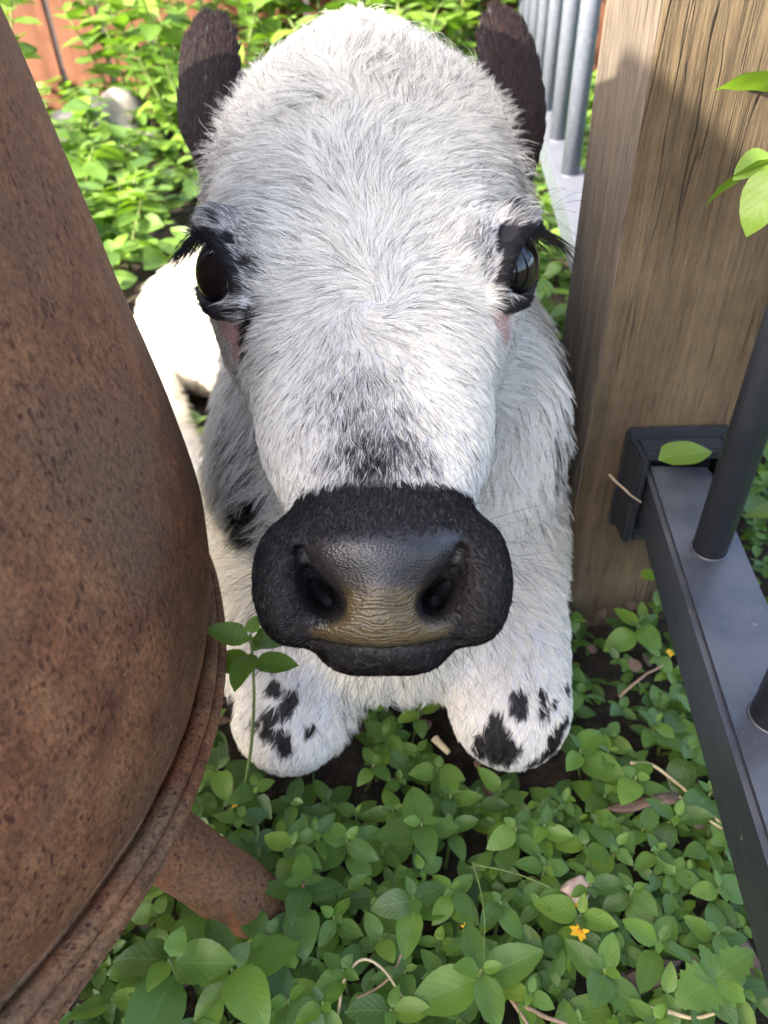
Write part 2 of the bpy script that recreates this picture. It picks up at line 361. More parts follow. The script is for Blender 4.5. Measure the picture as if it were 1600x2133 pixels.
# ------------------------------------------------------------------ rusty drum
def build_drum():
    cx, cy, cz, tx, ty, Rr, d, k1, k2 = -0.3681, 0.2326, 0.2588, 0.3726, 0.1087, 0.3069, 0.0148, 0.336, 0.466
    A = np.array([tx, ty, 1.0]); A /= np.linalg.norm(A)
    u = np.cross(A, [0, 1, 0]); u /= np.linalg.norm(u); v = np.cross(A, u); C0 = np.array([cx, cy, cz])
    root = empty('rusty_drum', (cx, cy, 0), 'big rusty cone-shaped metal drum leaning on pipe legs beside the calf', 'drum')
    HT = 0.394
    def body_r(h):
        hc = min(h, 0.36); x = max(h, 0.0) / 0.07
        return Rr - d - k1 * hc - k2 * hc * hc - 0.12 * max(0.0, h - 0.36) + 0.013 * x * math.exp(1 - x)
    prof = [(-0.014, Rr - 0.003), (-0.010, Rr - 0.0005), (-0.004, Rr + 0.0005), (-0.0012, Rr - 0.0002), (0.0, Rr - 0.0022), (0.0004, Rr - 0.0056), (-0.0004, Rr - 0.0064)]
    for an in np.linspace(-0.15, math.pi + 0.1, 13): prof.append((-0.0004 + 0.0046 * max(0.0, math.sin(an)) ** 0.8, Rr - 0.0120 + 0.0054 * math.cos(an)))
    prof += [(-0.0012, Rr - 0.0178), (0.0006, Rr - 0.0186), (0.006, Rr - 0.0192)]
    prof = [(h, (Rr - 0.0186) + (r - (Rr - 0.0186)) * 0.78) for h, r in prof]
    NP = len(prof)
    hs = np.linspace(0.014, HT, 80)
    prof += [(h, body_r(h) - 0.0042) for h in hs]
    rt = body_r(HT) - 0.0042
    lip = [(HT + 0.004, rt + 0.004), (HT + 0.012, rt + 0.004), (HT + 0.014, rt - 0.004), (HT + 0.006, rt - 0.008)]
    inner = [(h, body_r(h) - 0.0095) for h in hs[::-1][::4]] + [(0.002, Rr - 0.027), (-0.013, Rr - 0.010), (-0.016, Rr - 0.004)]
    def rev(pr, seg=220, wob=True):
        ph = np.linspace(0, 2 * math.pi, seg, endpoint=False); V = []
        for h, r in pr:
            V.append(C0 + h * A + r * (np.cos(ph)[:, None] * u + np.sin(ph)[:, None] * v))
        V = np.concatenate(V)
        n1 = vnoise(V * 9, 5) * 0.0022 + vnoise(V * 45, 6) * 0.0006
        nr = V - C0 - ((V - C0) @ A)[:, None] * A; nr /= np.linalg.norm(nr, axis=1)[:, None]
        V = V + nr * n1[:, None]
        k = len(pr); f = []
        for i in range(k - 1):
            a = i * seg + np.arange(seg); b = i * seg + (np.arange(seg) + 1) % seg
            f.append(np.stack([a, b, b + seg, a + seg], 1))
        return V, np.concatenate(f)
    def part(name, pr):
        V, f = rev(pr); return mobj(name, V - np.array(root.location), f, M['rust_rim' if name == 'rim' else 'rust'], root)
    part('shell', prof[NP - 1:] + lip[:1] + [(HT + 0.004, rt - 0.006)] + inner[:-2])
    part('rim', prof[:NP] + [(0.006, Rr - 0.024), (-0.006, Rr - 0.016), (-0.016, Rr - 0.004)])
    part('top_collar', [(HT - 0.006, rt + 0.0045)] + lip + [(HT - 0.006, rt - 0.009)])
    # splayed pipe legs
    def leg(p0, p1, r):
        t = np.linspace(0, 1, 14)[:, None]; pts = p0 + (p1 - p0) * t
        V, f = tube(pts, r, 28); V = V + (vnoise(V * 60, 9) * 0.0012)[:, None] * np.array([0.6, 0.6, 0.6])
        return mobj('leg', V - np.array(root.location), f, M['rust'], root)
    a = onz(560, 1905, 0.006); b = onz(372, 1772, 0.088)
    dr = (b - a); p1 = b + dr * 0.55
    LG = [leg(a - dr * 0.25, p1, 0.0185)]
    LG.append(leg(np.array([-0.60, 0.10, -0.02]), np.array([-0.44, 0.17, 0.30]), 0.0185))
    LG.append(leg(np.array([-0.58, 0.46, -0.02]), np.array([-0.44, 0.33, 0.30]), 0.0185))
    for lg, q in zip(LG, (tuple(p1), (-0.44, 0.17, 0.30), (-0.44, 0.33, 0.30))):
        pts = np.array([q, (C0 + 0.10 * A)])
        V, f = tube(np.array([np.array(q) + (C0 + 0.1 * A - np.array(q)) * t for t in np.linspace(0, 1, 4)]), 0.012, 12)
        mobj('brace', V - np.array(root.location), f, M['rust'], lg)
build_drum()

# ------------------------------------------------------------------ timber post
PX0, PX1, PY0, PY1 = 0.1385, 0.246, 0.42, 0.52
def build_post():
    h = 1.25; n = 14; rows = 420
    # rounded-square outline, points denser on the faces the camera sees
    def outline(m):
        pts = []
        b = 0.004
        cs = [(PX0, PY0), (PX1, PY0), (PX1, PY1), (PX0, PY1)]
        for k in range(4):
            a = np.array(cs[k]); e = np.array(cs[(k + 1) % 4]); d = (e - a) / np.linalg.norm(e - a)
            for t in np.linspace(b, np.linalg.norm(e - a) - b, m): pts.append(a + d * t)
            q = np.array(cs[(k + 1) % 4]); d2 = np.array(cs[(k + 2) % 4]) - q; d2 /= np.linalg.norm(d2)
            pts.append(q - d * b * 0.3 + d2 * b * 0.3)
        return np.array(pts)
    ol = outline(70); m_ = len(ol); ctr = ol.mean(0)
    zs = np.linspace(-0.08, h, rows)
    V = np.zeros((rows, m_, 3)); V[:, :, :2] = ol[None]; V[:, :, 2] = zs[:, None]
    V = V.reshape(-1, 3)
    out = V - np.array([*ctr, 0]); out[:, 2] = 0
    # face normals: sign of the dominant side
    nx = np.where(np.abs(out[:, 0]) / (PX1 - PX0) > np.abs(out[:, 1]) / (PY1 - PY0), np.sign(out[:, 0]), 0); ny = np.where(nx == 0, np.sign(out[:, 1]), 0)
    wob = 0.004 * vnoise(V * np.array([90, 90, 6.0]), 5) 
    q = V + np.stack([wob, wob, 0 * wob], 1)
    g = vnoise(q * np.array([260, 260, 9.0]), 1) * 0.00055 + vnoise(q * np.array([620, 620, 16.0]), 2) * 0.00035 + vnoise(V * np.array([16, 16, 3.0]), 3) * 0.0016
    crack = np.minimum(0, vnoise(q * np.array([140, 140, 4.0]), 8) + 0.62) * 0.006
    V[:, 0] += nx * (g + crack); V[:, 1] += ny * (g + crack)
    f = []
    for i in range(rows - 1):
        a = i * m_ + np.arange(m_); b = i * m_ + (np.arange(m_) + 1) % m_
        f.append(np.stack([a, b, b + m_, a + m_], 1))
    f = np.concatenate(f).tolist(); f.append([(rows - 1) * m_ + k for k in range(m_)])
    o = mobj('timber_post', V - np.array([0.19, 0.47, 0]), f, M['post']); o.location = (0.19, 0.47, 0)
    tag(o, 'thick square brown timber post with weathered grain at the fence', 'post')
build_post()

# ------------------------------------------------------------------ metal fence on both sides of the post
FA = np.array([0.1766, 0.405]); FD = np.array([0.112, 1.0]); FD /= np.linalg.norm(FD); FN = np.array([FD[1], -FD[0]])
RZ, RWID, RHT = 0.165, 0.043, 0.040
def fence_pt(s, off=0.0): q = FA + FD * s + FN * off; return np.array([q[0], q[1], 0.0])
def build_fence(s0, s1, bars, rbar, label, bracket):
    pm = M['paint' if bracket else 'paint_far']  # far panel takes the copy with sunlight mixed into its grey
    base = fence_pt((s0 + s1) / 2, RWID / 2)
    root = empty('metal_fence_panel', base, label, 'fence')
    def rail(name, z1, ht):
        v, f = box(0, RWID, s0, s1, z1 - ht, z1, 0.003)
        # subdivide lengthwise is not needed: straight steel section
        W = np.stack([FA[0] + FD[0] * v[:, 1] + FN[0] * v[:, 0], FA[1] + FD[1] * v[:, 1] + FN[1] * v[:, 0], v[:, 2]], 1)
        return mobj(name, W - base, f, pm, root, smooth=False)
    rail('rail', RZ, RHT); rail('rail', 1.12, 0.035)
    for s in bars:
        c = fence_pt(s, RWID / 2)
        v, f = tube([c + np.array([0, 0, z]) for z in (RZ - 0.002, 0.4, 0.8, 1.09)], rbar, 24)
        bar_o = mobj('bar', v - base, f, pm, root)
        # weld bead at the foot
        an = np.linspace(0, 2 * math.pi, 25)
        v, f = tube([c + np.array([math.cos(a) * rbar, math.sin(a) * rbar, RZ]) for a in an], 0.0011, 6, False)
        mobj('weld', v - base, f, pm, bar_o)
    if bracket:
        # open cup screwed to the post that holds the rail end
        c = fence_pt(s1, RWID / 2); y1 = PY0 - 0.001; hw = 0.034
        xc = c[0]
        parts = [box(xc - hw, xc + hw, y1 - 0.005, y1, RZ - 0.062, RZ + 0.022, 0.002),
                 box(xc - hw + 0.001, xc - hw + 0.007, y1 - 0.034, y1 - 0.004, RZ - 0.054, RZ + 0.016, 0.002),
                 box(xc + hw - 0.007, xc + hw - 0.001, y1 - 0.034, y1 - 0.004, RZ - 0.054, RZ + 0.016, 0.002),
                 box(xc - hw + 0.006, xc + hw - 0.006, y1 - 0.033, y1 - 0.004, RZ - 0.052, RZ - 0.043, 0.002),
                 box(xc - hw + 0.006, xc + hw - 0.006, y1 - 0.020, y1 - 0.004, RZ + 0.006, RZ + 0.015, 0.002)]
        v, f = join(parts); mobj('bracket', v - base, f, M['plastic'], root, smooth=False)
    return root
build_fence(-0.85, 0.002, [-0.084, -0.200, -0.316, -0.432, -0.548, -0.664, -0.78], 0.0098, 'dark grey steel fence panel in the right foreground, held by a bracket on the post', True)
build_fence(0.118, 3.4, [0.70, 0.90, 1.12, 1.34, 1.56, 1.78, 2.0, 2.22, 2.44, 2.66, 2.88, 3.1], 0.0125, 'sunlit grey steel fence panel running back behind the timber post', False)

# ------------------------------------------------------------------ added timber screen, out of view at left: keeps sun off the foreground
def build_shade_screen():
    base = np.array([-0.78, -0.55, 0.0]); root = empty('added_shade_screen', base, 'low brown timber board screen added out of view on the left to block the sun', 'screen')
    y = -1.15
    while y < -0.09:
        wd = min(0.135, -0.075 - y); v, f = box(-0.79, -0.77, y, y + wd - 0.002, -0.05, 1.115, .002)
        mobj('shade_screen_board', v - base, f, M['plank'], root, smooth=False); y += wd
    for z in (0.18, 0.80):
        v, f = box(-0.825, -0.792, -1.15, -0.085, z, z + 0.07, .003); mobj('rail', v - base, f, M['plank'], root, smooth=False)
build_shade_screen()

# ------------------------------------------------------------------ calf: one continuous implicit surface
def tocam(p): d = p - CAM; return np.stack([d @ RT, d @ UP, d @ FW], -1)
HN = P(797, 1150, 0.262); HQ = P(738, 150, 0.395)
HA = (HQ - HN) / np.linalg.norm(HQ - HN)
HX = RT - (RT @ HA) * HA; HX /= np.linalg.norm(HX)
HD = np.cross(HX, HA); HD = HD if HD @ FW < 0 else -HD
def tohead(p): d = p - HN; return np.stack([d @ HX, d @ HA, d @ HD], -1)
FUR = 0.004
dors = [(1060, 797, .268), (1000, 797, .274), (930, 790, .283), (850, 782, .294), (740, 772, .309), (630, 765, .325), (500, 757, .342), (350, 748, .361), (260, 742, .377), (180, 738, .394), (130, 736, .410), (95, 735, .43), (80, 735, .455)]
side = [(1040, 797, 205, .296), (1000, 795, 232, .307), (950, 789, 250, .315), (900, 786, 268, .324), (800, 778, 274, .338), (700, 776, 304, .353), (620, 769, 330, .364), (500, 763, 352, .382), (400, 763, 354, .397), (300, 762, 348, .411), (215, 758, 338, .426), (150, 757, 300, .436), (100, 754, 246, .443)]
dh = np.array([tohead(P(x, y, z)) for y, x, z in dors])
T_top, D_top = dh[:, 1], dh[:, 2] - FUR
sh = np.array([tohead(P(x, y, z)) for y, x, h, z in side])
T_s = sh[:, 1]; W_s = np.array([h * z / FPX - FUR * np.interp(y, [600, 760], [-.35, 1.0]) for y, x, h, z in side]); D_s = sh[:, 2]; X_s = sh[:, 0]
tq = np.linspace(-0.02, 0.40, 300)
top = np.interp(tq, T_top, D_top); ws = np.interp(tq, T_s, W_s); xc = np.interp(tq, T_s, X_s)
ker = np.exp(-np.linspace(-2, 2, 25) ** 2); ker /= ker.sum()
def smooth1(a): return np.convolve(np.pad(a, 12, mode='edge'), ker, 'valid')
thick = np.interp(tq, [-0.02, 0.03, 0.08, 0.14, 0.2, 0.27, 0.33, 0.40], [0.03, 0.062, 0.088, 0.120, 0.145, 0.150, 0.13, 0.10])
top, ws, xc, thick = smooth1(top), smooth1(ws), smooth1(xc), smooth1(thick)
tmax = T_s.max()
endf = np.sqrt(np.clip(1 - np.clip((tq - (tmax - 0.03)) / 0.085, 0, 1) ** 2, 1e-4, 1))
ws = ws * (0.25 + 0.75 * endf)

def loft(p):
    q = tohead(p); t = q[:, 1]
    tp = np.interp(t, tq, top); wd = np.interp(t, tq, ws); th = np.interp(t, tq, thick); x0 = np.interp(t, tq, xc)
    hh = th / 2; dc = tp - hh
    # upper half squarer (flat face), lower half rounder
    ax = np.abs(q[:, 0] - x0) / wd; ad = np.abs(q[:, 2] - dc) / hh
    pw = np.where(q[:, 2] > dc, 2.35, 2.0)
    r = (ax ** pw + ad ** pw) ** (1 / pw)
    f = (r - 1) * np.minimum(wd, hh) * 0.9
    f = np.maximum(f, 0.020 - t)                      # cut in front (muzzle takes over)
    f = np.maximum(f, t - (tmax + 0.05))
    return f
def ell(p, c, r, ax=None):
    d = p - c
    if ax is not None: d = d @ np.asarray(ax).T
    d = d / np.asarray(r); k0 = np.linalg.norm(d, axis=1); k1 = np.linalg.norm(d / np.asarray(r), axis=1) + 1e-9
    return k0 * (k0 - 1) / k1
CAX = np.stack([RT, UP, FW])
def cell(px, py, z, r): c = P(px, py, z); return lambda p: ell(p, c, r, CAX)
def capsule(a, b, r1, r2):
    a = np.asarray(a, float); b = np.asarray(b, float)
    def f(p):
        ba = b - a; h = np.clip((p - a) @ ba / (ba @ ba), 0, 1)
        return np.linalg.norm(p - a - h[:, None] * ba, axis=1) - (r1 + (r2 - r1) * h)
    return f
def chain(pts, rad):
    fs = [capsule(pts[i], pts[i + 1], rad[i], rad[i + 1]) for i in range(len(pts) - 1)]
    def f(p):
        o = fs[0](p)
        for g in fs[1:]: o = np.minimum(o, g(p))
        return o
    return f
def smin(a, b, k):
    h = np.clip(0.5 + 0.5 * (b - a) / k, 0, 1); return b + (a - b) * h - k * h * (1 - h)
def smax(a, b, k): return -smin(-a, -b, k)

def muzzle_base(p):
    c = tocam(p); s = 0.30 / FPX
    x0 = 0.0; cy = (1066 - 1190) * s
    x = c[:, 0] - (795 - 800) * s; y = c[:, 1] - cy; z = c[:, 2] - 0.312
    wd = 0.0425 - 0.10 * y; wd = np.clip(wd, 0.036, 0.046)
    pw = 2.4
    r = ((np.abs(x) / wd) ** pw + (np.abs(y) / 0.0315) ** pw + (np.abs(z) / 0.046) ** pw) ** (1 / pw)
    return (r - 1) * 0.030
EYE_R = 0.0185
EL, ER = P(486, 572, .371), P(1045, 556, .371)
def ear_axes(a, b, flat):
    l = (b - a) / np.linalg.norm(b - a); n = flat - (flat @ l) * l; n /= np.linalg.norm(n); w_ = np.cross(l, n); return np.stack([w_, l, n])
EARL_A, EARL_B = P(425, 330, .438), P(432, 22, .462)
EARR_A, EARR_B = P(1098, 340, .438), P(1046, 8, .468)
def ear(a, b, wid, side_):
    ax = ear_axes(a, b, -FW + 0.35 * side_ * RT); c = (a + b) / 2; ln = np.linalg.norm(b - a) / 2
    def f(p):
        q = (p - c) @ ax.T
        q[:, 2] += 5.5 * q[:, 0] ** 2                         # cupped
        s = q[:, 1] / ln
        wd = wid * np.interp(s, [-1, -.55, 0.0, .5, 1], [.62, .90, 1.10, 1.12, 1.08])
        d = np.stack([q[:, 0] / wd, s, q[:, 2] / 0.0062], 1)
        k = (np.abs(d[:, 0]) ** 2.2 + np.abs(d[:, 1]) ** 3.0 + np.abs(d[:, 2]) ** 2) ** 0.45
        return (k - 1) * 0.006
    return f
earL, earR = ear(EARL_A, EARL_B, 0.0205, -1), ear(EARR_A, EARR_B, 0.0200, 1)

# each entry: (function, centre-box lo, hi or None, op, k)
def bb(pts, r): pts = np.array(pts); return pts.min(0) - r, pts.max(0) + r
PR = []
def add(f, lo_hi, op='u', k=0.01): PR.append((f, lo_hi, op, k))
# torso, haunch, chest
add(chain([(0.0, .47, .165), (0.0, .66, .165), (-.02, .92, .15)], [.105, .125, .115]), None)
add(lambda p: ell(p, np.array([-.15, .88, .062]), (.145, .115, .090)), None, 'u', .05)
add(chain([(-.30, .86, .035), (-.23, .67, .026), (-.17, .56, .022)], [.035, .026, .02]), None, 'u', .02)
add(lambda p: ell(p, np.array([.002, .362, .094]), (.070, .066, .074)), None, 'u', .05)
# shoulders, folded fore legs
for sx in (-1, 1):
    add(lambda p, sx=sx: ell(p, np.array([.074, .455, .160]) if sx > 0 else np.array([-.072, .455, .128]), (.052, .085, .105) if sx > 0 else (.048, .08, .082)), None, 'u', .04)
    add(chain([(sx * .080 - .002, .455, .105), (sx * .077 + .004, .350, .062), (sx * .073 + .006, .303 if sx > 0 else .308, .047)], [.055, .045, .040]), None, 'u', .025)
    add(chain([(sx * .073 + .006, .30, .040), (sx * .068, .42, .024), (sx * .06, .52, .02)], [.033, .024, .022]), None, 'u', .01)
# neck
add(chain([P(755, 330, .475), (0.0, .50, .235), (0.0, .56, .19)], [.070, .085, .10]), None, 'u', .05)
hb = bb([HN, HQ], .17)
add(loft, hb, 'u', .018)
add(muzzle_base, bb([P(797, 1190, .31)], .075), 'u', .012)
mzb = bb([P(797, 1190, .30)], .075)
for px, s in ((597, -1), (997, 1)):
    add(cell(px, 1212, .288, (.0120, .0215, .020)), mzb, 'u', .010)
add(cell(795, 1142, .283, (.031, .0125, .0215)), mzb, 'u', .008)
add(cell(796, 1215, .2845, (.0135, .020, .0205)), mzb, 'u', .008)
add(cell(797, 1292, .2865, (.029, .0125, .019)), mzb, 'u', .008)
add(cell(800, 1338, .301, (.0225, .0114, .023)), mzb, 'u', .011)
add(cell(735, 1328, .318, (.012, .010, .03)), mzb, 'u', .010)
add(cell(865, 1326, .318, (.012, .010, .03)), mzb, 'u', .010)
add(cell(634, 1284, .301, (.0115, .0085, .020)), mzb, 'u', .009)
add(cell(960, 1281, .301, (.0115, .0085, .020)), mzb, 'u', .009)
# nostrils
NL = [(616, 1116, .2685, .0026), (624, 1160, .2665, .0040), (636, 1206, .2665, .0054), (662, 1244, .2680, .0068), (678, 1258, .2695, .0068)]
NRr = [(968, 1112, .2685, .0026), (959, 1158, .2665, .0040), (948, 1204, .2665, .0054), (922, 1244, .2680, .0068), (910, 1258, .2695, .0068)]
for ch, s in ((NL, -1), (NRr, 1)):
    add(chain([P(a, b, z) for a, b, z, r in ch], [r for *_, r in ch]), mzb, 's', .004)
    add(chain([P(a - s * 4, b - 8, z + .010) for a, b, z, r in ch[1:]], [r * 0.95 for *_, r in ch[1:]]), mzb, 's', .003)
    add(chain([P(a - s * 6, b - 12, z + .020) for a, b, z, r in ch[2:]], [r * 0.9 for *_, r in ch[2:]]), mzb, 's', .003)
    add(chain([P(a - s * 4, b - 6, z + .032) for a, b, z, r in ch[2:]], [r * 0.85 for *_, r in ch[2:]]), mzb, 's', .003)
# mouth line
mth = [(600, 1318, .296), (650, 1333, .281), (720, 1346, .2745), (800, 1350, .273), (880, 1344, .2745), (945, 1328, .281), (1000, 1310, .296)]
add(chain([P(*q) for q in mth], [.0009] * 7), mzb, 's', .0035)
# eyes: orbit, socket, lids
LIDS = {}
for nm, E, s, up_, lo_ in (('L', EL, -1,
        [(404, 486, .378), (420, 478, .364), (446, 498, .354), (470, 536, .348), (488, 584, .347), (503, 636, .351)],
        [(503, 636, .351), (476, 652, .353), (446, 650, .360), (424, 628, .372), (416, 600, .385)]),
      ('R', ER, 1,
        [(1126, 478, .378), (1112, 472, .364), (1088, 492, .354), (1068, 528, .348), (1052, 572, .348), (1032, 622, .352)],
        [(1032, 622, .352), (1058, 636, .354), (1086, 632, .360), (1104, 608, .372), (1112, 580, .385)])):
    eb = bb([E], .06)
    lat = s * RT
    add(lambda p, E=E, lat=lat: ell(p, E - lat * 0.014 + FW * 0.007, (.026, .032, .029), CAX), eb, 'u', .016)
    la, lb = P(*up_[1]), P(*up_[5]); nm_ = np.cross(lb - la, FW); nm_ /= np.linalg.norm(nm_); nm_ = nm_ if nm_ @ lat < 0 else -nm_
    add(lambda p, E=E, la=la, nm_=nm_: np.maximum(np.linalg.norm(p - E, axis=1) - 0.0212, (p - la) @ nm_ - 0.0005), eb, 's', .003)
    add(lambda p, E=E, la=la, nm_=nm_, lat=lat: np.maximum(np.linalg.norm(p - E - lat * .012, axis=1) - 0.0200, (p - la) @ nm_ + 0.002), eb, 's', .003)
    bx_, by_ = (458, 470) if s < 0 else (1074, 458)
    add(lambda p, c=P(bx_, by_, .365): ell(p, c, (.0115, .0085, .012), CAX), eb, 'u', .006)
    add(chain([P(*q) for q in up_], [.0017, .0026, .0030, .0030, .0028, .0026]), eb, 'u', .006)
    add(chain([P(*q) for q in lo_], [.0026, .0028, .0028, .0026, .0024]), eb, 'u', .006)
    LIDS[nm] = (up_, lo_)
for e, a, b in ((earL, EARL_A, EARL_B), (earR, EARR_A, EARR_B)): add(e, bb([a, b], .05), 'u', .012)
EARB = [((EARL_A * .97 + EARL_B * .03), ), ((EARR_A * .97 + EARR_B * .03), )]

def field(gx, gy, gz):
    nx, ny, nz = len(gx), len(gy), len(gz)
    F = np.full((nx, ny, nz), 1.0, dtype=np.float32)
    first = True
    for f, lh, op, k in PR:
        if lh is None:
            sl_ = (slice(0, nx), slice(0, ny), slice(0, nz))
        else:
            lo, hi = lh; sl_ = tuple(slice(max(0, np.searchsorted(g, lo[i]) - 1), np.searchsorted(g, hi[i]) + 1) for i, g in enumerate((gx, gy, gz)))
        X, Y, Z = np.meshgrid(gx[sl_[0]], gy[sl_[1]], gz[sl_[2]], indexing='ij')
        val = f(np.stack([X.ravel(), Y.ravel(), Z.ravel()], 1)).reshape(X.shape)
        cur = F[sl_]
        if first: new = val; first = False
        elif op == 'u': new = smin(cur, val, k)
        else: new = smax(cur, -val, k)
        F[sl_] = new
    return F
def surface_nets(F, gx, gy, gz):
    S = F < 0
    nx, ny, nz = F.shape
    cs = np.zeros((nx - 1, ny - 1, nz - 1), dtype=np.int8)
    for a in (0, 1):
        for b in (0, 1):
            for c in (0, 1): cs += S[a:nx - 1 + a, b:ny - 1 + b, c:nz - 1 + c]
    act = (cs > 0) & (cs < 8)
    I, J, K = np.nonzero(act)
    ids = np.full(act.shape, -1, dtype=np.int64); ids[I, J, K] = np.arange(len(I))
    acc = np.zeros((len(I), 3)); cnt = np.zeros(len(I))
    G = (gx, gy, gz)
    corners = [(a, b, c) for a in (0, 1) for b in (0, 1) for c in (0, 1)]
    for c0 in corners:
        for ax in range(3):
            if c0[ax] == 1: continue
            c1 = list(c0); c1[ax] = 1
            f0 = F[I + c0[0], J + c0[1], K + c0[2]]; f1 = F[I + c1[0], J + c1[1], K + c1[2]]
            mk = (f0 < 0) != (f1 < 0)
            t = np.where(mk, f0 / np.where(mk, f0 - f1, 1), 0)
            p0 = np.stack([gx[I + c0[0]], gy[J + c0[1]], gz[K + c0[2]]], 1); p1 = np.stack([gx[I + c1[0]], gy[J + c1[1]], gz[K + c1[2]]], 1)
            acc += np.where(mk[:, None], p0 + (p1 - p0) * t[:, None], 0); cnt += mk
    V = acc / cnt[:, None]
    Q = []
    for ax in range(3):
        o1, o2 = [(1, 2), (2, 0), (0, 1)][ax]
        s0 = [slice(None)] * 3; s1 = [slice(None)] * 3
        s0[ax] = slice(0, -1); s1[ax] = slice(1, None)
        ch = S[tuple(s0)] != S[tuple(s1)]
        ii = np.array(np.nonzero(ch))
        ok = (ii[o1] > 0) & (ii[o2] > 0) & (ii[o1] < F.shape[o1] - 1) & (ii[o2] < F.shape[o2] - 1)
        ii = ii[:, ok]; sg = S[tuple(s0)][tuple(ii)]
        def cid(d1, d2):
            q = ii.copy(); q[o1] -= d1; q[o2] -= d2; return ids[tuple(q)]
        quad = np.stack([cid(1, 1), cid(0, 1), cid(0, 0), cid(1, 0)], 1)
        quad[~sg] = quad[~sg][:, ::-1]
        Q.append(quad)
    Q = np.concatenate(Q); Q = Q[(Q >= 0).all(1)]
    return V, Q
def ax_grid(segs):
    out = [segs[0][0]]
    for a, b, h in segs: out += list(np.linspace(a, b, max(2, int(round((b - a) / h)) + 1))[1:])
    return np.array(out)
gx = ax_grid([(-.36, -.115, .006), (-.115, .115, .0017), (.115, .17, .005)])
gy = ax_grid([(.165, .36, .0017), (.36, .52, .0032), (.52, 1.1, .009)])
gz = ax_grid([(-.03, .19, .0045), (.19, .43, .0017), (.43, .49, .003)])
FF = field(gx, gy, gz)
CV, CF = surface_nets(FF, gx, gy, gz); del FF
# light relaxation
def vnormals(V, Q):
    n = np.cross(V[Q[:, 2]] - V[Q[:, 0]], V[Q[:, 3]] - V[Q[:, 1]])
    N = np.zeros_like(V)
    for k in range(4):
        for a in range(3): N[:, a] += np.bincount(Q[:, k], n[:, a], len(V))
    return N / (np.linalg.norm(N, axis=1)[:, None] + 1e-12)
def relax(V, Q, lam, it):
    e = np.concatenate([Q[:, [0, 1]], Q[:, [1, 2]], Q[:, [2, 3]], Q[:, [3, 0]]]); e = np.concatenate([e, e[:, ::-1]])
    deg = np.bincount(e[:, 0], minlength=len(V))
    for _ in range(it):
        s = np.stack([np.bincount(e[:, 0], V[e[:, 1], a], len(V)) for a in range(3)], 1) / deg[:, None]
        V = V + lam * (s - V)
    return V
CV = relax(CV, CF, 0.5, 2)
CNrm = vnormals(CV, CF)
CPX = proj(CV)
facing = ((CAM - CV) * CNrm).sum(1) > 0
def S(px, py, rad=14):
    """point of the calf's skin first met by the ray through photo pixel (px,py)"""
    d2 = (CPX[:, 0] - px) ** 2 + (CPX[:, 1] - py) ** 2
    k = np.nonzero((d2 < rad * rad) & facing)[0]
    if len(k) == 0: return S(px, py, rad * 1.8) if rad < 400 else P(px, py, .4)
    zmin = CPX[k, 2].min(); k = k[CPX[k, 2] < zmin + 0.01]
    return CV[k[np.argmin(d2[k])]]

# ---- pigment, given as soft blobs on the skin
def blob(p, c, r, soft=0.5): return 1 - sstep(r * (1 - soft), r, np.linalg.norm(p - c, axis=1))
ROAN = [(778, 965, .022, .95), (760, 925, .021, .80), (820, 935, .020, .75), (700, 955, .015, .55), (865, 955, .016, .6), (740, 870, .018, .55), (800, 860, .020, .42), (770, 800, .024, .38), (700, 830, .022, .28), (850, 880, .02, .25),
        (600, 860, .03, .12), (930, 860, .03, .08), (480, 520, .018, .7), (470, 440, .024, .6), (525, 560, .014, .75), (540, 640, .014, .5), (440, 380, .024, .5), (510, 480, .024, .5), (508, 600, .011, .7), (560, 420, .03, .22), (470, 320, .03, .25),
        (1040, 420, .022, .48), (1065, 370, .024, .45), (1015, 500, .018, .50), (1090, 440, .016, .6), (1025, 565, .011, .5), (1000, 360, .03, .2), (1080, 300, .025, .3), (600, 300, .05, .05), (900, 480, .05, .07), (640, 520, .05, .06),
        (540, 760, .03, .22), (520, 850, .03, .22), (1000, 700, .03, .10)]
SOLID = [(452, 458, .0034), (482, 498, .0042), (505, 545, .0042), (1066, 425, .0028), (1020, 535, .0030), (1125, 490, .004),
         (520, 690, .0060), (528, 660, .0065), (515, 730, .0040), (1040, 640, .0035)]
SPOTS = [  # black patches in the coat of legs and chest
    (1080, 1455, .0085), (1084, 1480, .0080), (1130, 1450, .0060), (1132, 1480, .0065), (1180, 1435, .0055), (1152, 1468, .0045), (1036, 1500, .0070), (1034, 1535, .0135), (1015, 1556, .012), (1062, 1560, .011), (1040, 1575, .014), (995, 1568, .008), (1160, 1530, .011), (1150, 1560, .012), (1175, 1500, .007), (1120, 1585, .010),
    (605, 1455, .0075), (598, 1478, .0075), (575, 1435, .008), (560, 1490, .0085), (558, 1525, .0085), (585, 1542, .0095), (648, 1522, .0055), (545, 1385, .006), (575, 1375, .006), (480, 1470, .012), (595, 1560, .008), (530, 1505, .006),
    (525, 1065, .015), (520, 1110, .011), (545, 1040, .010), (640, 1460, .0), (545, 690, .0),
    (1120, 690, .010), (1085, 765, .007), (1140, 660, .007), (1075, 720, .006), (1212, 935, .010), (1215, 1000, .009), (1205, 880, .008), (1222, 1240, .010), (1150, 740, .006), (1190, 1090, .007)]
HAZE = [(1130, 720, .045, .25), (1100, 820, .03, .25), (1180, 870, .04, .15), (470, 800, .04, .20), (470, 1000, .05, .15), (1160, 620, .04, .18), (720, 1450, .02, .35), (880, 1440, .015, .3), (1170, 1050, .05, .12)]
def rl(L): return [(S(q[0], q[1]), *q[2:]) for q in L]
ROAN, SOLID, SPOTS, HAZE = rl(ROAN), rl(SOLID), rl(SPOTS), rl(HAZE)
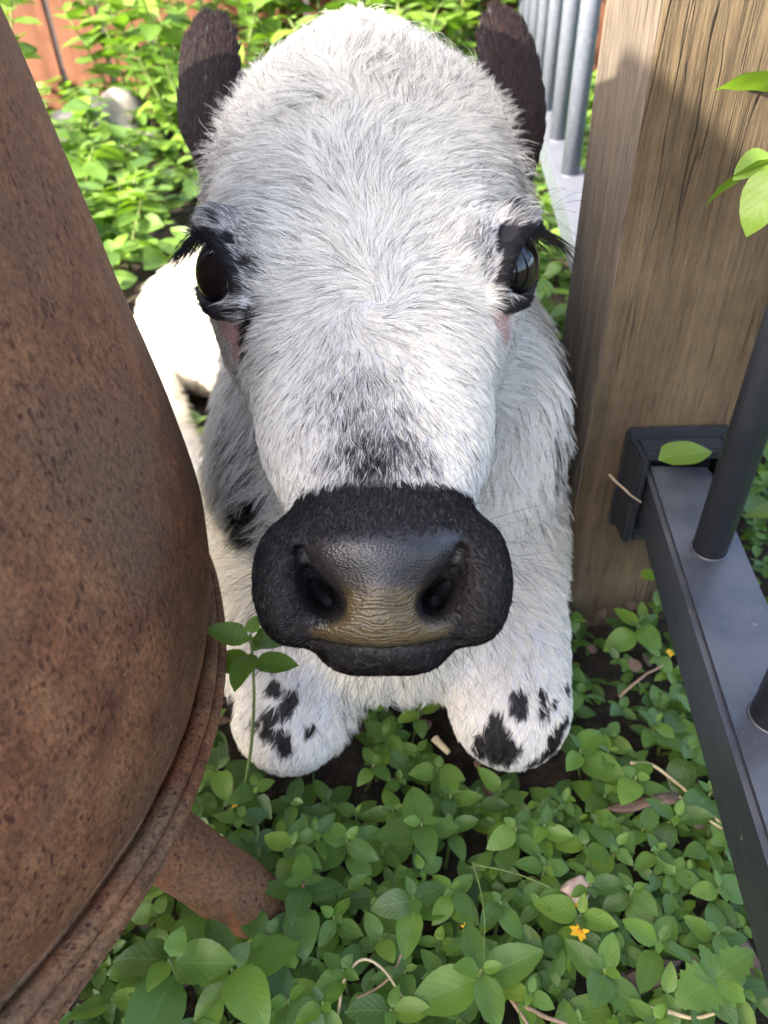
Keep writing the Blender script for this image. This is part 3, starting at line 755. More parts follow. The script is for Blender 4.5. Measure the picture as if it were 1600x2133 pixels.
hair_line = [tohead(S(x, y)) for x, y in ((575, 1075), (620, 1030), (700, 1008), (800, 1000), (890, 1006), (980, 1030), (1018, 1075))]
HLX = np.array([q[0] for q in hair_line]); HLT = np.array([q[1] for q in hair_line])
LIDC = [chain([P(*q) for q in a + b[1:]], [0.0] * (len(a) + len(b) - 1)) for a, b in LIDS.values()]
JAWC = tohead(S(800, 1390))
def head_mask(p):
    return sstep(0.035, 0.018, loft(p)) 
def muzzle_mask(p, noise=0.0):
    q = tohead(p); t0 = np.interp(q[:, 0], HLX, HLT)
    # the dark cap: in front of the hair line, and round the lips
    return sstep(0.004, -0.004, q[:, 1] - t0 + noise) * (np.linalg.norm(p - P(797, 1200, .30), axis=1) < 0.085)
def darkness(p):
    n1 = vnoise(p * 260, 11) * 0.5 + vnoise(p * 620, 12) * 0.5
    d = muzzle_mask(p, 0.0022 * n1)
    out = np.array(d)
    inh = head_mask(p)
    for c, r, s in ROAN: out = np.maximum(out, s * blob(p, c, r, 0.9))
    for c, r in SOLID: out = np.maximum(out, blob(p + 0.0012 * n1[:, None], c, r * 1.15, 0.45))
    for c, r in SPOTS:
        if r > 0: out = np.maximum(out, blob(p + 0.0016 * n1[:, None], c, r * 0.86, 0.3) * (1 - inh))
    for c, r, s in HAZE: out = np.maximum(out, s * blob(p, c, r, 0.9) * sstep(-0.2, 0.5, n1) * (1 - inh))
    for L in LIDC:
        dm = L(p + 0.0006 * n1[:, None])
        out = np.maximum(out, sstep(0.0056, 0.0036, dm))
    for e in (earL, earR): out = np.maximum(out, sstep(0.006, 0.002, e(p)))
    for E in (EL, ER): out = np.maximum(out, (np.linalg.norm(p - E, axis=1) < EYE_R + 0.004) * 1.0)
    mot = vnoise(p * np.array([34, 34, 20.0]), 61) + 0.5 * n1
    out = np.maximum(out, 0.85 * sstep(.05, .5, mot) * (1 - inh) * sstep(.03, .07, p[:, 0]) * sstep(.36, .42, p[:, 1]) * sstep(.10, .16, p[:, 2]))
    out = np.maximum(out, 0.28 * sstep(.15, .6, mot) * (1 - inh) * sstep(-.03, -.07, p[:, 0]) * sstep(.36, .42, p[:, 1]) * sstep(.06, .10, p[:, 2]) * (p[:, 1] < .62))
    # roan sprinkling over the whole head
    out = np.maximum(out, (0.085 + 0.06 * vnoise(p * 45, 71)) * inh + 0.02)
    return np.clip(out, 0, 1)
PADPOLY = np.array([(622, 1140), (660, 1128), (730, 1122), (800, 1118), (870, 1112), (925, 1100), (966, 1110), (960, 1170), (925, 1215), (890, 1250), (905, 1285), (945, 1312), (940, 1335), (870, 1348), (800, 1352), (720, 1350), (650, 1338), (640, 1318), (690, 1290), (712, 1262), (672, 1222), (635, 1185)], float)
PADC = tohead(P(797, 1200, .262))
def to_front(p): q = tocam(p); return q[:, :2] * (0.268 / 0.268), q[:, 2]
PADW = np.array([tocam(P(x, y, .267))[:2] for x, y in PADPOLY])
def inpoly(q, poly):
    x, y = q[:, 0], q[:, 1]; ins = np.zeros(len(q), bool); j = len(poly) - 1; dmin = np.full(len(q), 1e9)
    for i in range(len(poly)):
        a, b = poly[i], poly[j]
        c = ((a[1] > y) != (b[1] > y)) & (x < (b[0] - a[0]) * (y - a[1]) / (b[1] - a[1] + 1e-12) + a[0]); ins ^= c
        ab = b - a; t = np.clip(((q - a) @ ab) / (ab @ ab), 0, 1); dmin = np.minimum(dmin, np.linalg.norm(q - a - t[:, None] * ab, axis=1)); j = i
    return np.where(ins, -dmin, dmin)
def pad_mask(p):
    q = tocam(p); sd = inpoly(q[:, :2], PADW)
    return sstep(0.0045, -0.0035, sd) * (np.linalg.norm(p - P(797, 1215, .275), axis=1) < 0.05) * (q[:, 2] < 0.30)
NOSTR = [[P(a, b, z + .004) for a, b, z, r in ch] for ch in (NL, NRr)]
def nostril_d(p):
    o = np.full(len(p), 1e9)
    for ch in (NL, NRr):
        for k, off in ((0, 0), (1, .010), (2, .020), (2, .032)):
            o = np.minimum(o, chain([P(a, b, z + off) for a, b, z, r in ch[min(k, 2):]], [r for *_, r in ch[min(k, 2):]])(p))
    return o
PINK = [(S(482, 692), .016, .95), (S(468, 668), .012, .9), (S(494, 735), .013, .85), (S(1048, 660), .011, .95), (S(1052, 698), .010, .9), (S(545, 1010), .008, .5), (S(715, 190), .006, .4)]

calf = empty('calf', (0.0, 0.5, 0.0), 'white calf with black muzzle, black ears and spotted folded legs lying in the weeds', 'calf')
CO = np.array([0.0, 0.5, 0.0])
body_me = mesh_data('body', CV - CO, CF, M['skin'])
dk = darkness(CV); pm_ = pad_mask(CV); nd = nostril_d(CV)
pm_ = np.maximum(pm_, 0.0)
pk = np.zeros(len(CV))
for c, r, s in PINK: pk = np.maximum(pk, s * blob(CV, c, r, 0.6))
pk *= (1 - sstep(0.5, 0.9, dk))
dk = np.where(nd < 0.003, 1.0, dk)
padfull = np.maximum(pm_, sstep(0.0015, 0.0, nd) * 0.6 * sstep(-0.0035, -0.001, nd))
ca = body_me.color_attributes.new('skin', 'FLOAT_COLOR', 'POINT')
ca.data.foreach_set('color', np.stack([dk, padfull, pk, np.ones(len(CV))], 1).astype(np.float32).ravel())
qc = tocam(CV); ypx = CPX[:, 1]
LOWP = tocam(P(797, 1222, .265))[1]
tanv = sstep(0.004, -0.005, qc[:, 1] - LOWP + 0.002 * vnoise(CV * 220, 3)) * pm_ * sstep(0.0, 0.002, nd)  # where the painted warm reflection lies on the pad
ta = body_me.attributes.new('tan', 'FLOAT', 'POINT'); ta.data.foreach_set('value', tanv.astype(np.float32))
body = obj('body', body_me, calf)

# ---- eyes
def uvsphere(c, r, nu=40, nv=28):
    v, f = [], []
    for i in range(nv + 1):
        th = math.pi * i / nv
        for j in range(nu): ph = 2 * math.pi * j / nu; v.append(c + r * np.array([math.sin(th) * math.cos(ph), math.sin(th) * math.sin(ph), math.cos(th)]))
    for i in range(nv):
        for j in range(nu): j2 = (j + 1) % nu; f.append((i * nu + j, (i + 1) * nu + j, (i + 1) * nu + j2, i * nu + j2))
    return np.array(v), f
EYEO = []
for E in (EL, ER):
    v, f = uvsphere(np.zeros(3), EYE_R); e = mobj('eye', v + (E - CO), f, M['eye'], calf); EYEO.append(e)

# ---- hair
def curves_obj(name, pts, shade, rad, mat, parent):
    n, k, _ = pts.shape
    hc = bpy.data.hair_curves.new(name); hc.add_curves([k] * n)
    hc.attributes['position'].data.foreach_set('vector', np.ascontiguousarray(pts - CO, dtype=np.float32).ravel())
    ra = hc.attributes.get('radius') or hc.attributes.new('radius', 'FLOAT', 'POINT')
    ra.data.foreach_set('value', np.ascontiguousarray(rad, dtype=np.float32).ravel())
    a = hc.attributes.new('shade', 'FLOAT', 'CURVE'); a.data.foreach_set('value', shade.astype(np.float32))
    hc.materials.append(mat)
    o = bpy.data.objects.new(name, hc); COL.objects.link(o); o.parent = parent
    return o
def unit(v): return v / (np.linalg.norm(v, axis=-1, keepdims=True) + 1e-12)
def tangential(v, n): v = v - (v * n).sum(1, keepdims=True) * n; return unit(v)
TRI = np.concatenate([CF[:, [0, 1, 2]], CF[:, [0, 2, 3]]])
def sample(weight_tri, N):
    cdf = np.cumsum(weight_tri); k = np.searchsorted(cdf, rng.random(N) * cdf[-1]); k = np.minimum(k, len(TRI) - 1)
    a, b = rng.random(N), rng.random(N); sw = a + b > 1; a[sw], b[sw] = 1 - a[sw], 1 - b[sw]; c = 1 - a - b
    t = TRI[k]; p = CV[t[:, 0]] * a[:, None] + CV[t[:, 1]] * b[:, None] + CV[t[:, 2]] * c[:, None]
    n = unit(CNrm[t[:, 0]] * a[:, None] + CNrm[t[:, 1]] * b[:, None] + CNrm[t[:, 2]] * c[:, None])
    return p, n
area = 0.5 * np.linalg.norm(np.cross(CV[TRI[:, 1]] - CV[TRI[:, 0]], CV[TRI[:, 2]] - CV[TRI[:, 0]]), axis=1)
tc = CV[TRI].mean(1)
hm_t = np.maximum(head_mask(tc), sstep(.088, .082, np.linalg.norm(tc - P(797, 1200, .30), axis=1)))
mz_t = (np.linalg.norm(tc - P(797, 1200, .29), axis=1) < 0.075) & (muzzle_mask(tc) > 0.5)
ear_t = np.minimum(earL(tc), earR(tc)) < 0.004
up_t = CNrm[TRI[:, 0]]
face_cam = ((CAM - tc) * up_t).sum(1) / np.linalg.norm(CAM - tc, axis=1)
vis = sstep(-0.6, -0.1, face_cam) * 0.9 + 0.1
eye_t = np.minimum(np.linalg.norm(tc - EL, axis=1), np.linalg.norm(tc - ER, axis=1))
bald = np.maximum(pad_mask(tc), sstep(0.0008, -0.001, nostril_d(tc)))
browl = np.minimum(np.linalg.norm(tc - P(446, 470, .365), axis=1), np.linalg.norm(tc - P(1084, 458, .365), axis=1))
nohair = (bald > 0.15 + 0.7 * rng.random(len(bald))) | (eye_t < EYE_R + 0.0025) | (tc[:, 2] < -0.01)
WH = S(765, 632)
POLL = S(725, 190)

def make_hair(p, n, g, L, lift, rad0, clump, wild, nclump, K=6, flop=0.35, sweep=None):
    N = len(p)
    ci = rng.choice(N, size=min(nclump, N), replace=False)
    kd = kdtree.KDTree(len(ci))
    for i, k in enumerate(ci): kd.insert(p[k], i)
    kd.balance()
    near = np.array([kd.find(q)[1] for q in p])
    cn = ci[near]
    # direction jitter shared in a clump plus own
    def jit(a): 
        t2 = np.cross(n, g); return a
    ang = (rng.normal(size=len(ci)) * wild)[near] + rng.normal(size=N) * wild * 0.35
    t2 = np.cross(n, g); g = unit(g * np.cos(ang)[:, None] + t2 * np.sin(ang)[:, None])
    lift = np.clip(lift * (1 + 0.35 * rng.normal(size=len(ci))[near] + 0.15 * rng.normal(size=N)), 0.05, 1.2)
    L = L * np.clip(1 + 0.18 * rng.normal(size=N), 0.5, 1.6)
    s = np.linspace(0, 1, K)
    bend = (rng.normal(size=len(ci))[near] * 0.35 + rng.normal(size=N) * 0.15)
    def curve(idx):
        S_ = s[None, :, None]
        return p[idx][:, None] + L[idx][:, None, None] * (g[idx][:, None] * (S_ * np.cos(lift[idx])[:, None, None] + 0.12 * S_ ** 2) + n[idx][:, None] * (np.sin(lift[idx])[:, None, None] * (S_ - flop * S_ ** 2))
                                                       + t2[idx][:, None] * (bend[idx][:, None, None] * 0.35 * S_ ** 2)
                                                       + (0 if sweep is None else sweep[idx][:, None] * S_ ** 2.2))
    c = curve(np.arange(N)); cc = curve(cn)
    wgt = (clump * s ** 1.3)[None, :, None]
    c = c + (cc - c) * wgt * np.clip(0.8 + 0.4 * rng.random(N), 0, 1)[:, None, None]
    rr = rad0[:, None] * np.array([1, 1, 0.92, 0.75, 0.5, 0.15])[None, :K]
    return c, rr

def shade_of(p):
    d = darkness(p); r = rng.random(len(p))
    sh_ = np.where(r < d, 0.02 + 0.22 * rng.random(len(p)) ** 2, 0.80 + 0.2 * rng.random(len(p)))
    mid = (rng.random(len(p)) < 0.25 * np.clip(d * (1 - d) * 4, 0, 1)); sh_[mid] = 0.4 + 0.3 * rng.random(mid.sum())
    return sh_

allc, alls, allr = [], [], []
# face and head
wt = area * hm_t * (~nohair) * (~mz_t) * (~ear_t) * vis
p, n = sample(wt, 230000)
q = tohead(p); wq = tohead(WH[None])[0]
dw = np.linalg.norm(p - WH, axis=1)
g = tangential(p - WH + 0.02 * vnoise(p * 40, 21)[:, None] * np.cross(n, p - WH) / (dw[:, None] + .01), n)
swirl = 0.75 * np.exp(-dw / 0.022); t2 = np.cross(n, g); g = unit(g * np.cos(swirl)[:, None] + t2 * np.sin(swirl)[:, None])
big = vnoise(p * 28, 22) * 0.30; t2 = np.cross(n, g); g = unit(g * np.cos(big)[:, None] + t2 * np.sin(big)[:, None])
up = q[:, 1] - wq[1]
L = np.interp(up, [-.12, -.085, -.05, -.02, 0.02, .06, .12, .17, .22], [.0034, .0046, .0058, .0070, .0095, .0125, .014, .015, .014])
eyed = np.minimum(np.linalg.norm(p - EL, axis=1), np.linalg.norm(p - ER, axis=1)); L = L * np.interp(eyed, [.018, .026, .032, .048], [.24, .34, .58, 1.0])
for E in (EL, ER):
    aw = np.exp(-((np.linalg.norm(p - E, axis=1) / .030) ** 2))[:, None]; g = tangential(g * (1 - aw) + aw * 1.4 * unit(p - E + 0.02 * HA), n)
L = np.where(np.max([s * blob(p, c, r, .6) for c, r, s in PINK], axis=0) > 0.30, L * 0.10, L)
lift = np.interp(up, [-.12, -.05, 0.0, .1, .16, .21], [.26, .26, .21, .17, .24, .40])
poll = np.exp(-((np.linalg.norm(p - POLL, axis=1) / .035) ** 2)); wild = 0.14
ang = poll * vnoise(p * 90, 24) * 2.2; t2 = np.cross(n, g); g = unit(g * np.cos(ang)[:, None] + t2 * np.sin(ang)[:, None])
xr = q[:, 0] - wq[0]
sw = (np.sign(xr) * np.clip(np.abs(xr) / .03, 0, 1) * 0.42)[:, None] * HX - (0.34 * np.clip(np.abs(xr) / .02, 0.15, 1))[:, None] * HA
sw = sw * (sstep(-.005, .02, up) * sstep(.20, .12, up))[:, None]; sw = sw - (sw * n).sum(1, keepdims=True) * n
keep = ~((np.max([s_2 * blob(p, c_2, r_2, .6) for c_2, r_2, s_2 in PINK[:5]], axis=0) > 0.4) & (rng.random(len(p)) < .8))
p, n, g, L, lift, poll, sw, up = p[keep], n[keep], g[keep], L[keep], lift[keep], poll[keep], sw[keep], up[keep]
c, rr = make_hair(p, n, g, L, lift + 0.3 * poll, np.full(len(p), .000072), 0.5, wild, 22000, sweep=sw)
allc.append(c); alls.append(shade_of(p)); allr.append(rr)
pick = np.nonzero((up > .13) & (rng.random(len(p)) < .02))[0]
c2, r2 = make_hair(p[pick], n[pick], g[pick], np.full(len(pick), .024), np.full(len(pick), .75), np.full(len(pick), .00008), 0.15, 0.8, 200, flop=.7)
allc.append(c2); alls.append(shade_of(p[pick])); allr.append(r2)
# muzzle: short dense dark pile
p, n = sample(area * mz_t * (~nohair) * vis, 60000)
tip = P(797, 1235, .262)
g = tangential((p - P(797, 1120, .33)) * 1.0 + 0.3 * (HN - WH), n)
dn = np.linalg.norm(p - tip, axis=1)
c, rr = make_hair(p, n, g, np.interp(dn, [.02, .045, .06], [.0011, .0019, .0028]), np.full(len(p), .42), np.full(len(p), .000060), 0.15, 0.22, 9000)
sm = 0.02 + 0.20 * rng.random(len(p)) ** 1.5; sm[rng.random(len(p)) < 0.05] = 0.36
allc.append(c); alls.append(sm); allr.append(rr)
# ears
p, n = sample(area * ear_t, 26000)
g = tangential(np.where((p @ RT > 0)[:, None], EARR_B - EARR_A, EARL_B - EARL_A), n)
c, rr = make_hair(p, n, g, np.full(len(p), .0055), np.full(len(p), .22), np.full(len(p), .00011), 0.3, 0.12, 5000)
curves_obj('ear_hair', c, 0.05 + 0.9 * rng.random(len(p)) ** 1.5, rr, M['ear_hair'], calf)
# body and legs
p, n = sample(area * (1 - hm_t) * (~ear_t) * (~nohair) * np.interp(tc[:, 1], [.3, .6, .7, 1.0], [1, .8, .45, .2]) * vis, 110000)
leg = sstep(.125, .085, p[:, 2]) * sstep(.42, .34, p[:, 1]) * sstep(.025, .04, np.abs(p[:, 0]))
fld = np.stack([0.35 * np.sign(p[:, 0]), 0.25 - 0.6 * leg, -1 + 0 * leg], 1)
g = tangential(fld, n); big = vnoise(p * 14, 31) * 0.7; t2 = np.cross(n, g); g = unit(g * np.cos(big)[:, None] + t2 * np.sin(big)[:, None])
L = .019 - .0135 * leg
c, rr = make_hair(p, n, g, L, np.full(len(p), .42) - .2 * leg, np.full(len(p), .00015), 0.55, 0.2, 11000)
allc.append(c); alls.append(shade_of(p)); allr.append(rr)
coat = curves_obj('coat', np.concatenate(allc), np.concatenate(alls), np.concatenate(allr), M['coat'], calf)
del allc, alls, allr

# whiskers round the lips and nostrils
ws_, wr_ = [], []
p, n = sample(area * mz_t * (~nohair) * sstep(.032, .042, np.linalg.norm(tc - P(797, 1200, .265), axis=1)), 480)
chin = sstep(1300, 1360, proj(p)[:, 1])
L = .011 + .024 * rng.random(len(p)) ** 1.5 + .005 * chin
d0 = unit(n + 0.35 * rng.normal(size=p.shape) + np.array([0, -.1, -.25]))
side_ = unit(rng.normal(size=p.shape))
K = 8; s = np.linspace(0, 1, K)[None, :, None]
c = p[:, None] + L[:, None, None] * (d0[:, None] * s + side_[:, None] * 0.42 * s ** 2 + np.array([0, 0, -0.25]) * s ** 2)
rr = np.full(len(p), .000048)[:, None] * np.linspace(1, .35, K)[None]
wk = curves_obj('whiskers', c, np.where(rng.random(len(p)) < .10, .6, .1) , rr, M['dark_hair'], calf)

# eyelashes: thick dark fringe of the upper lid
for nm, E, s in (('L', EL, -1), ('R', ER, 1)):
    up_ = np.array([P(*q) for q in LIDS[nm][0]][:4])
    t = rng.random(260) ** 1.3 * 2.0; i = t.astype(int); fr = (t - i)[:, None]
    root = up_[i] * (1 - fr) + up_[i + 1] * fr
    root = root + rng.normal(size=root.shape) * .0009 - UP * .001
    lat = s * RT
    d0 = unit(lat * 1.0 - UP * (0.95 if s < 0 else 0.42) - FW * 0.05 + 0.12 * rng.normal(size=root.shape))
    L = (.012 + .016 * rng.random(len(root))) * np.interp(t, [0, 1.5, 3], [1, .7, .35])
    sg = np.linspace(0, 1, 8)[None, :, None]
    c = root[:, None] + L[:, None, None] * (d0[:, None] * sg * (1 - .15 * sg) - UP * 0.30 * sg ** 1.8)
    rr = np.full(len(root), .00012)[:, None] * np.linspace(1, .3, 8)[None]
    curves_obj('eyelashes', c, np.full(len(root), .04), rr, M['dark_hair'], EYEO[0 if nm == 'L' else 1])
    # long feelers above the eye
    p0 = np.array([P(*LIDS[nm][0][0])] * 9) + rng.normal(size=(9, 3)) * .004 + UP * .008
    d0 = unit(lat + UP * .5 - FW * .2 + .35 * rng.normal(size=(9, 3))); L = .014 + .014 * rng.random(9)
    c = p0[:, None] + L[:, None, None] * (d0[:, None] * sg - UP * .4 * sg ** 2)
    curves_obj('brow_whiskers', c, np.full(9, .05), np.full((9, 8), .000055), M['dark_hair'], calf)

# ------------------------------------------------------------------ leaves
def leaf_geo(wd=0.6, fold=0.22, curl=0.18, teeth=0.0, nu=8, nv=5, shape=0.74, twist=0.0):
    v, uv, f = [], [], []
    for i in range(nu):
        u = i / (nu - 1)
        w_ = 0.5 * wd * (math.sin(math.pi * min(1, u ** shape)) ** 0.70 if 0 < u < 1 else 0.0)
        if teeth and 0 < i < nu - 1: w_ *= 1 + teeth * (1 if i % 2 else -1)
        w_ = max(w_, 0.012)
        for j in range(nv):
            t = -1 + 2 * j / (nv - 1)
            z = fold * abs(t) ** 1.3 * w_ + 0.06 * math.sin(3 * math.pi * u + t) * w_ - curl * u * u + 0.10 * u + twist * t * w_ * u
            v.append((u, t * w_, z)); uv.append((u, 0.5 + 0.5 * t * min(1, w_ / (0.5 * wd) + 0.05)))
    for i in range(nu - 1):
        for j in range(nv - 1): a = i * nv + j; f.append((a, a + nv, a + nv + 1, a + 1))
    return np.array(v), f, np.array(uv)
VAR = [leaf_geo(0.62, .20, .18), leaf_geo(0.70, .12, .30, twist=.2), leaf_geo(0.55, .28, .12), leaf_geo(0.66, .16, .38, twist=-.25), leaf_geo(0.78, .10, .22, shape=.66), leaf_geo(0.60, .34, .05, twist=.15)]
TVAR = [leaf_geo(0.62, .2, .2, teeth=.14, nu=13), leaf_geo(0.8, .15, .25, teeth=.12, nu=13)]
LEAF = [mesh_data('leaf', v, f, M['leaf'], True, uv) for v, f, uv in VAR]
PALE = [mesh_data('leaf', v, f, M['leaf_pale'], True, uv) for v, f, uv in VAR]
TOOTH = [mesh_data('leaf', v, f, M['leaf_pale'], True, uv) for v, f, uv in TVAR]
TOOTHD = [mesh_data('leaf', v, f, M['leaf'], True, uv) for v, f, uv in TVAR]
def leaf_mat(pos, az, el, length, roll=0.0, wide=1.0):
    d = Vector((math.cos(az) * math.cos(el), math.sin(az) * math.cos(el), math.sin(el)))
    y = Vector((-math.sin(az), math.cos(az), 0)); z = d.cross(y); q = Quaternion(d, roll); y = q @ y; z = q @ z
    m = Matrix.Identity(4)
    for i in range(3):
        m[i][0], m[i][1], m[i][2], m[i][3] = d[i] * length, y[i] * length * wide, z[i] * length, pos[i]
    return m
def put_leaf(me, mat4, parent):
    o = bpy.data.objects.new('leaf', me); COL.objects.link(o); o.parent = parent
    o.matrix_local = Matrix.Translation(-parent.location) @ mat4
    return o
def sprig(top, L, rot, nodes=3, lean=(0.0, 0.0), label=None, cat='plant', group=None, name='weed_sprig', meshes=None, gap=None, stem_r=0.0011, base=None, droop=0.0, brown=False):
    top = np.asarray(top, float); gap = gap or L * 0.42
    b = np.array([top[0] + lean[0], top[1] + lean[1], -0.014]) if base is None else np.asarray(base, float)
    root = empty(name, b, label, cat, group)
    ms = meshes or LEAF
    ctrl = (b * 0.5 + top * 0.5) + np.array([lean[0] * -0.35, lean[1] * -0.35, 0])
    T = np.linspace(0, 1, 8)[:, None]; pts = (1 - T) ** 2 * b + 2 * T * (1 - T) * ctrl + T ** 2 * top
    v, f = tube(pts, np.linspace(stem_r * 1.25, stem_r * 0.7, 8), 6); mobj('stem', v - b, f, M['stem_brown' if brown else 'stem'], root)
    ln = np.concatenate([[0], np.cumsum(np.linalg.norm(np.diff(pts, axis=0), axis=1))])
    tot = ln[-1]
    def at(s): return np.array([np.interp(s, ln, pts[:, k]) for k in range(3)])
    # young tip pair, then pairs set crosswise down the stem
    for k in range(nodes + 1):
        s = tot - (0 if k == 0 else gap * (k - 0.55)); 
        if s < tot * 0.12: break
        p = at(s); a0 = rot + (k % 2) * math.pi / 2 + rng.normal() * 0.12
        ll = L * (0.45 if k == 0 else min(1.12, 0.86 + 0.13 * k))
        for h in (0, 1):
            az = a0 + h * math.pi + rng.normal() * 0.14
            el = (0.42 if k == 0 else 0.22 - 0.10 * k + rng.normal() * 0.13) - droop
            mm = leaf_mat(p + np.array([math.cos(az), math.sin(az), 0]) * L * 0.04, az, el, ll * (1 + 0.12 * rng.normal()), rng.normal() * 0.22)
            put_leaf(ms[rng.integers(len(ms))], mm, root)
    return root

# named sprigs one can point to in the photograph: (px, py, top height, leaf length, rotation, nodes, lean, label)
NAMED = [
    (522, 1322, .165, .032, 1.45, 3, (-.035, -.01), 'tall weed sprig with hanging leaves between the drum rim and the calf\'s chin'),
    (452, 1600, .040, .028, 0.3, 2, (.0, .02), 'weed sprig poking out past the drum rim beside a yellow flower'),
    (632, 1838, .052, .030, 0.05, 3, (-.022, -.016), 'cross-shaped weed sprig beside the end of the rusty pipe leg'),
    (352, 1998, .070, .046, 1.25, 2, (-.01, .01), 'large broad-leaved weed sprig right under the drum\'s rim'),
    (478, 2010, .058, .042, 0.6, 2, (.005, .01), 'broad-leaved weed sprig just below the rusty pipe leg'),
    (556, 1945, .040, .028, 0.9, 2, (.0, .01), 'weed sprig standing over the buried end of the rusty pipe leg'),
    (606, 1762, .045, .028, 1.1, 2, (.0, .01), 'weed sprig growing above the cross-shaped sprig by the pipe leg'),
    (722, 1748, .040, .026, 0.75, 3, (.0, .01), 'weed sprig in the middle of the clearing below the sun flecks'),
    (878, 1712, .048, .032, 0.1, 2, (.004, .014), 'weed sprig with one large round leaf below the calf\'s chin'),
    (862, 1868, .048, .032, 1.9, 3, (.0, .012), 'upright four-leaved weed sprig in the centre foreground'),
    (1002, 2018, .052, .040, 0.12, 2, (.0, .01), 'weed sprig with two big heart-shaped leaves at the bottom centre'),
    (800, 1530, .040, .026, 0.9, 3, (.0, .01), 'weed sprig between the calf\'s two folded knees'),
    (912, 1600, .036, .026, 1.35, 3, (.0, .012), 'weed sprig beside the inner side of the spotted knee near the post'),
    (1210, 1560, .040, .030, 2.4, 2, (.01, .01), 'weed sprig with a pointed leaf touching the calf\'s black-toed knee'),
    (1330, 1300, .040, .028, 0.5, 3, (.01, .02), 'weed sprig at the foot of the timber post'),
    (1440, 1560, .040, .030, 0.9, 2, (.0, .02), 'weed sprig with bright leaves close under the steel rail'),
    (408, 880, .030, .046, 0.5, 2, (.0, .01), 'sunlit weed sprig in the gap behind the calf\'s shoulder beside the drum'),
    (1480, 1650, .034, .030, 2.2, 2, (.01, .01), 'yellowing weed sprig beside the dry stalk and the steel rail'),
    (1372, 1768, .030, .020, 0.3, 2, (.0, .01), 'small bright weed sprig below the brown bark chip'),
    (1210, 1905, .036, .030, 1.2, 2, (-.01, .01), 'weed sprig carrying leaves round the brightest yellow flower'),
    (600, 2080, .036, .030, 0.7, 3, (.0, .01), 'weed sprig at the bottom edge beside the looping dry stem'),
]
for px, py, z, L, rot, nd_, lean, lab in NAMED:
    sprig(onz(px, py, z), L * .70, rot, nd_, lean, lab, 'plant', 'weed sprigs round the calf', brown=(px == 632), meshes=PALE if px in (522, 408) else None)
# pale toothed seedling, bottom right
def toothed(px, py, label):
    c = onz(px, py, .045); root = empty('toothed_seedling', (c[0], c[1], -.012), label, 'plant')
    v, f = tube([np.array([c[0], c[1], -.012]), c * .5 + np.array([c[0] + .003, c[1], -.012]) * .5, c], [.0012, .001, .0008], 6); mobj('stem', v - np.array(root.location), f, M['stem'], root)
    for az, el, L, k in ((0.45, .25, .024, 0), (3.6, .15, .026, 1), (1.9, .4, .015, 0), (-0.9, .2, .015, 1), (2.9, .3, .014, 0), (5.0, .1, .014, 1)):
        put_leaf(TOOTHD[k], leaf_mat(c, az, el, L, rng.normal() * .2), root)
toothed(1492, 2035, 'pale fresh seedling with toothed leaves in the bottom right corner')

# unnamed sprigs that look alike
spots = []
tries = 0
avoid = [onz(q[0], q[1], q[2])[:2] for q in NAMED]
while len(spots) < 150 and tries < 4000:
    tries += 1
    px, py = rng.uniform(200, 1560), rng.uniform(1480, 2200)
    q = onz(px, py, .03)
    if min(np.linalg.norm(q[:2] - a) for a in avoid + spots) < 0.0165: continue
    if q[1] > .335 or (abs(q[0] - .08) < .055 and q[1] > .255) or (abs(q[0] + .07) < .055 and q[1] > .255): continue
    spots.append(q[:2])
for q in spots:
    sprig((q[0], q[1], rng.uniform(.016, .040)), rng.uniform(.012, .020), rng.uniform(0, 3.14), int(rng.integers(2, 4)), tuple(rng.normal(size=2) * .008),
          'low green weed sprig of the carpet covering the foreground soil', 'plant', 'carpet of low weed sprigs')

# carpet of leaves nobody could count
def leaf_mass(P0, az, el, L, rl_, var, tint, name, mat, label, cat='ground cover', parent=None, geo=None):
    V, Fc, UV, T, off = [], [], [], [], 0
    geo = geo or VAR
    for k in range(len(geo)):
        idx = np.nonzero(var == k)[0]
        if len(idx) == 0: continue
        v, f, uv = geo[k]; f = np.array(f)
        d = np.stack([np.cos(az[idx]) * np.cos(el[idx]), np.sin(az[idx]) * np.cos(el[idx]), np.sin(el[idx])], 1)
        y = np.stack([-np.sin(az[idx]), np.cos(az[idx]), 0 * az[idx]], 1); z = np.cross(d, y)
        cr, sr = np.cos(rl_[idx])[:, None], np.sin(rl_[idx])[:, None]; y, z = y * cr + z * sr, z * cr - y * sr
        W = P0[idx][:, None] + L[idx][:, None, None] * (v[None, :, :1] * d[:, None] + v[None, :, 1:2] * y[:, None] + v[None, :, 2:] * z[:, None])
        n = len(idx); V.append(W.reshape(-1, 3)); Fc.append((f[None] + (off + np.arange(n) * len(v))[:, None, None]).reshape(-1, f.shape[1])); off += n * len(v)
        UV.append(np.tile(uv, (n, 1))); T.append(np.repeat(tint[idx], len(v)))
    V = np.concatenate(V); me = mesh_data(name, V, np.concatenate(Fc), mat, True, np.concatenate(UV))
    a = me.attributes.new('tint', 'FLOAT', 'POINT'); a.data.foreach_set('value', np.concatenate(T).astype(np.float32))
    o = obj(name, me, parent); return o
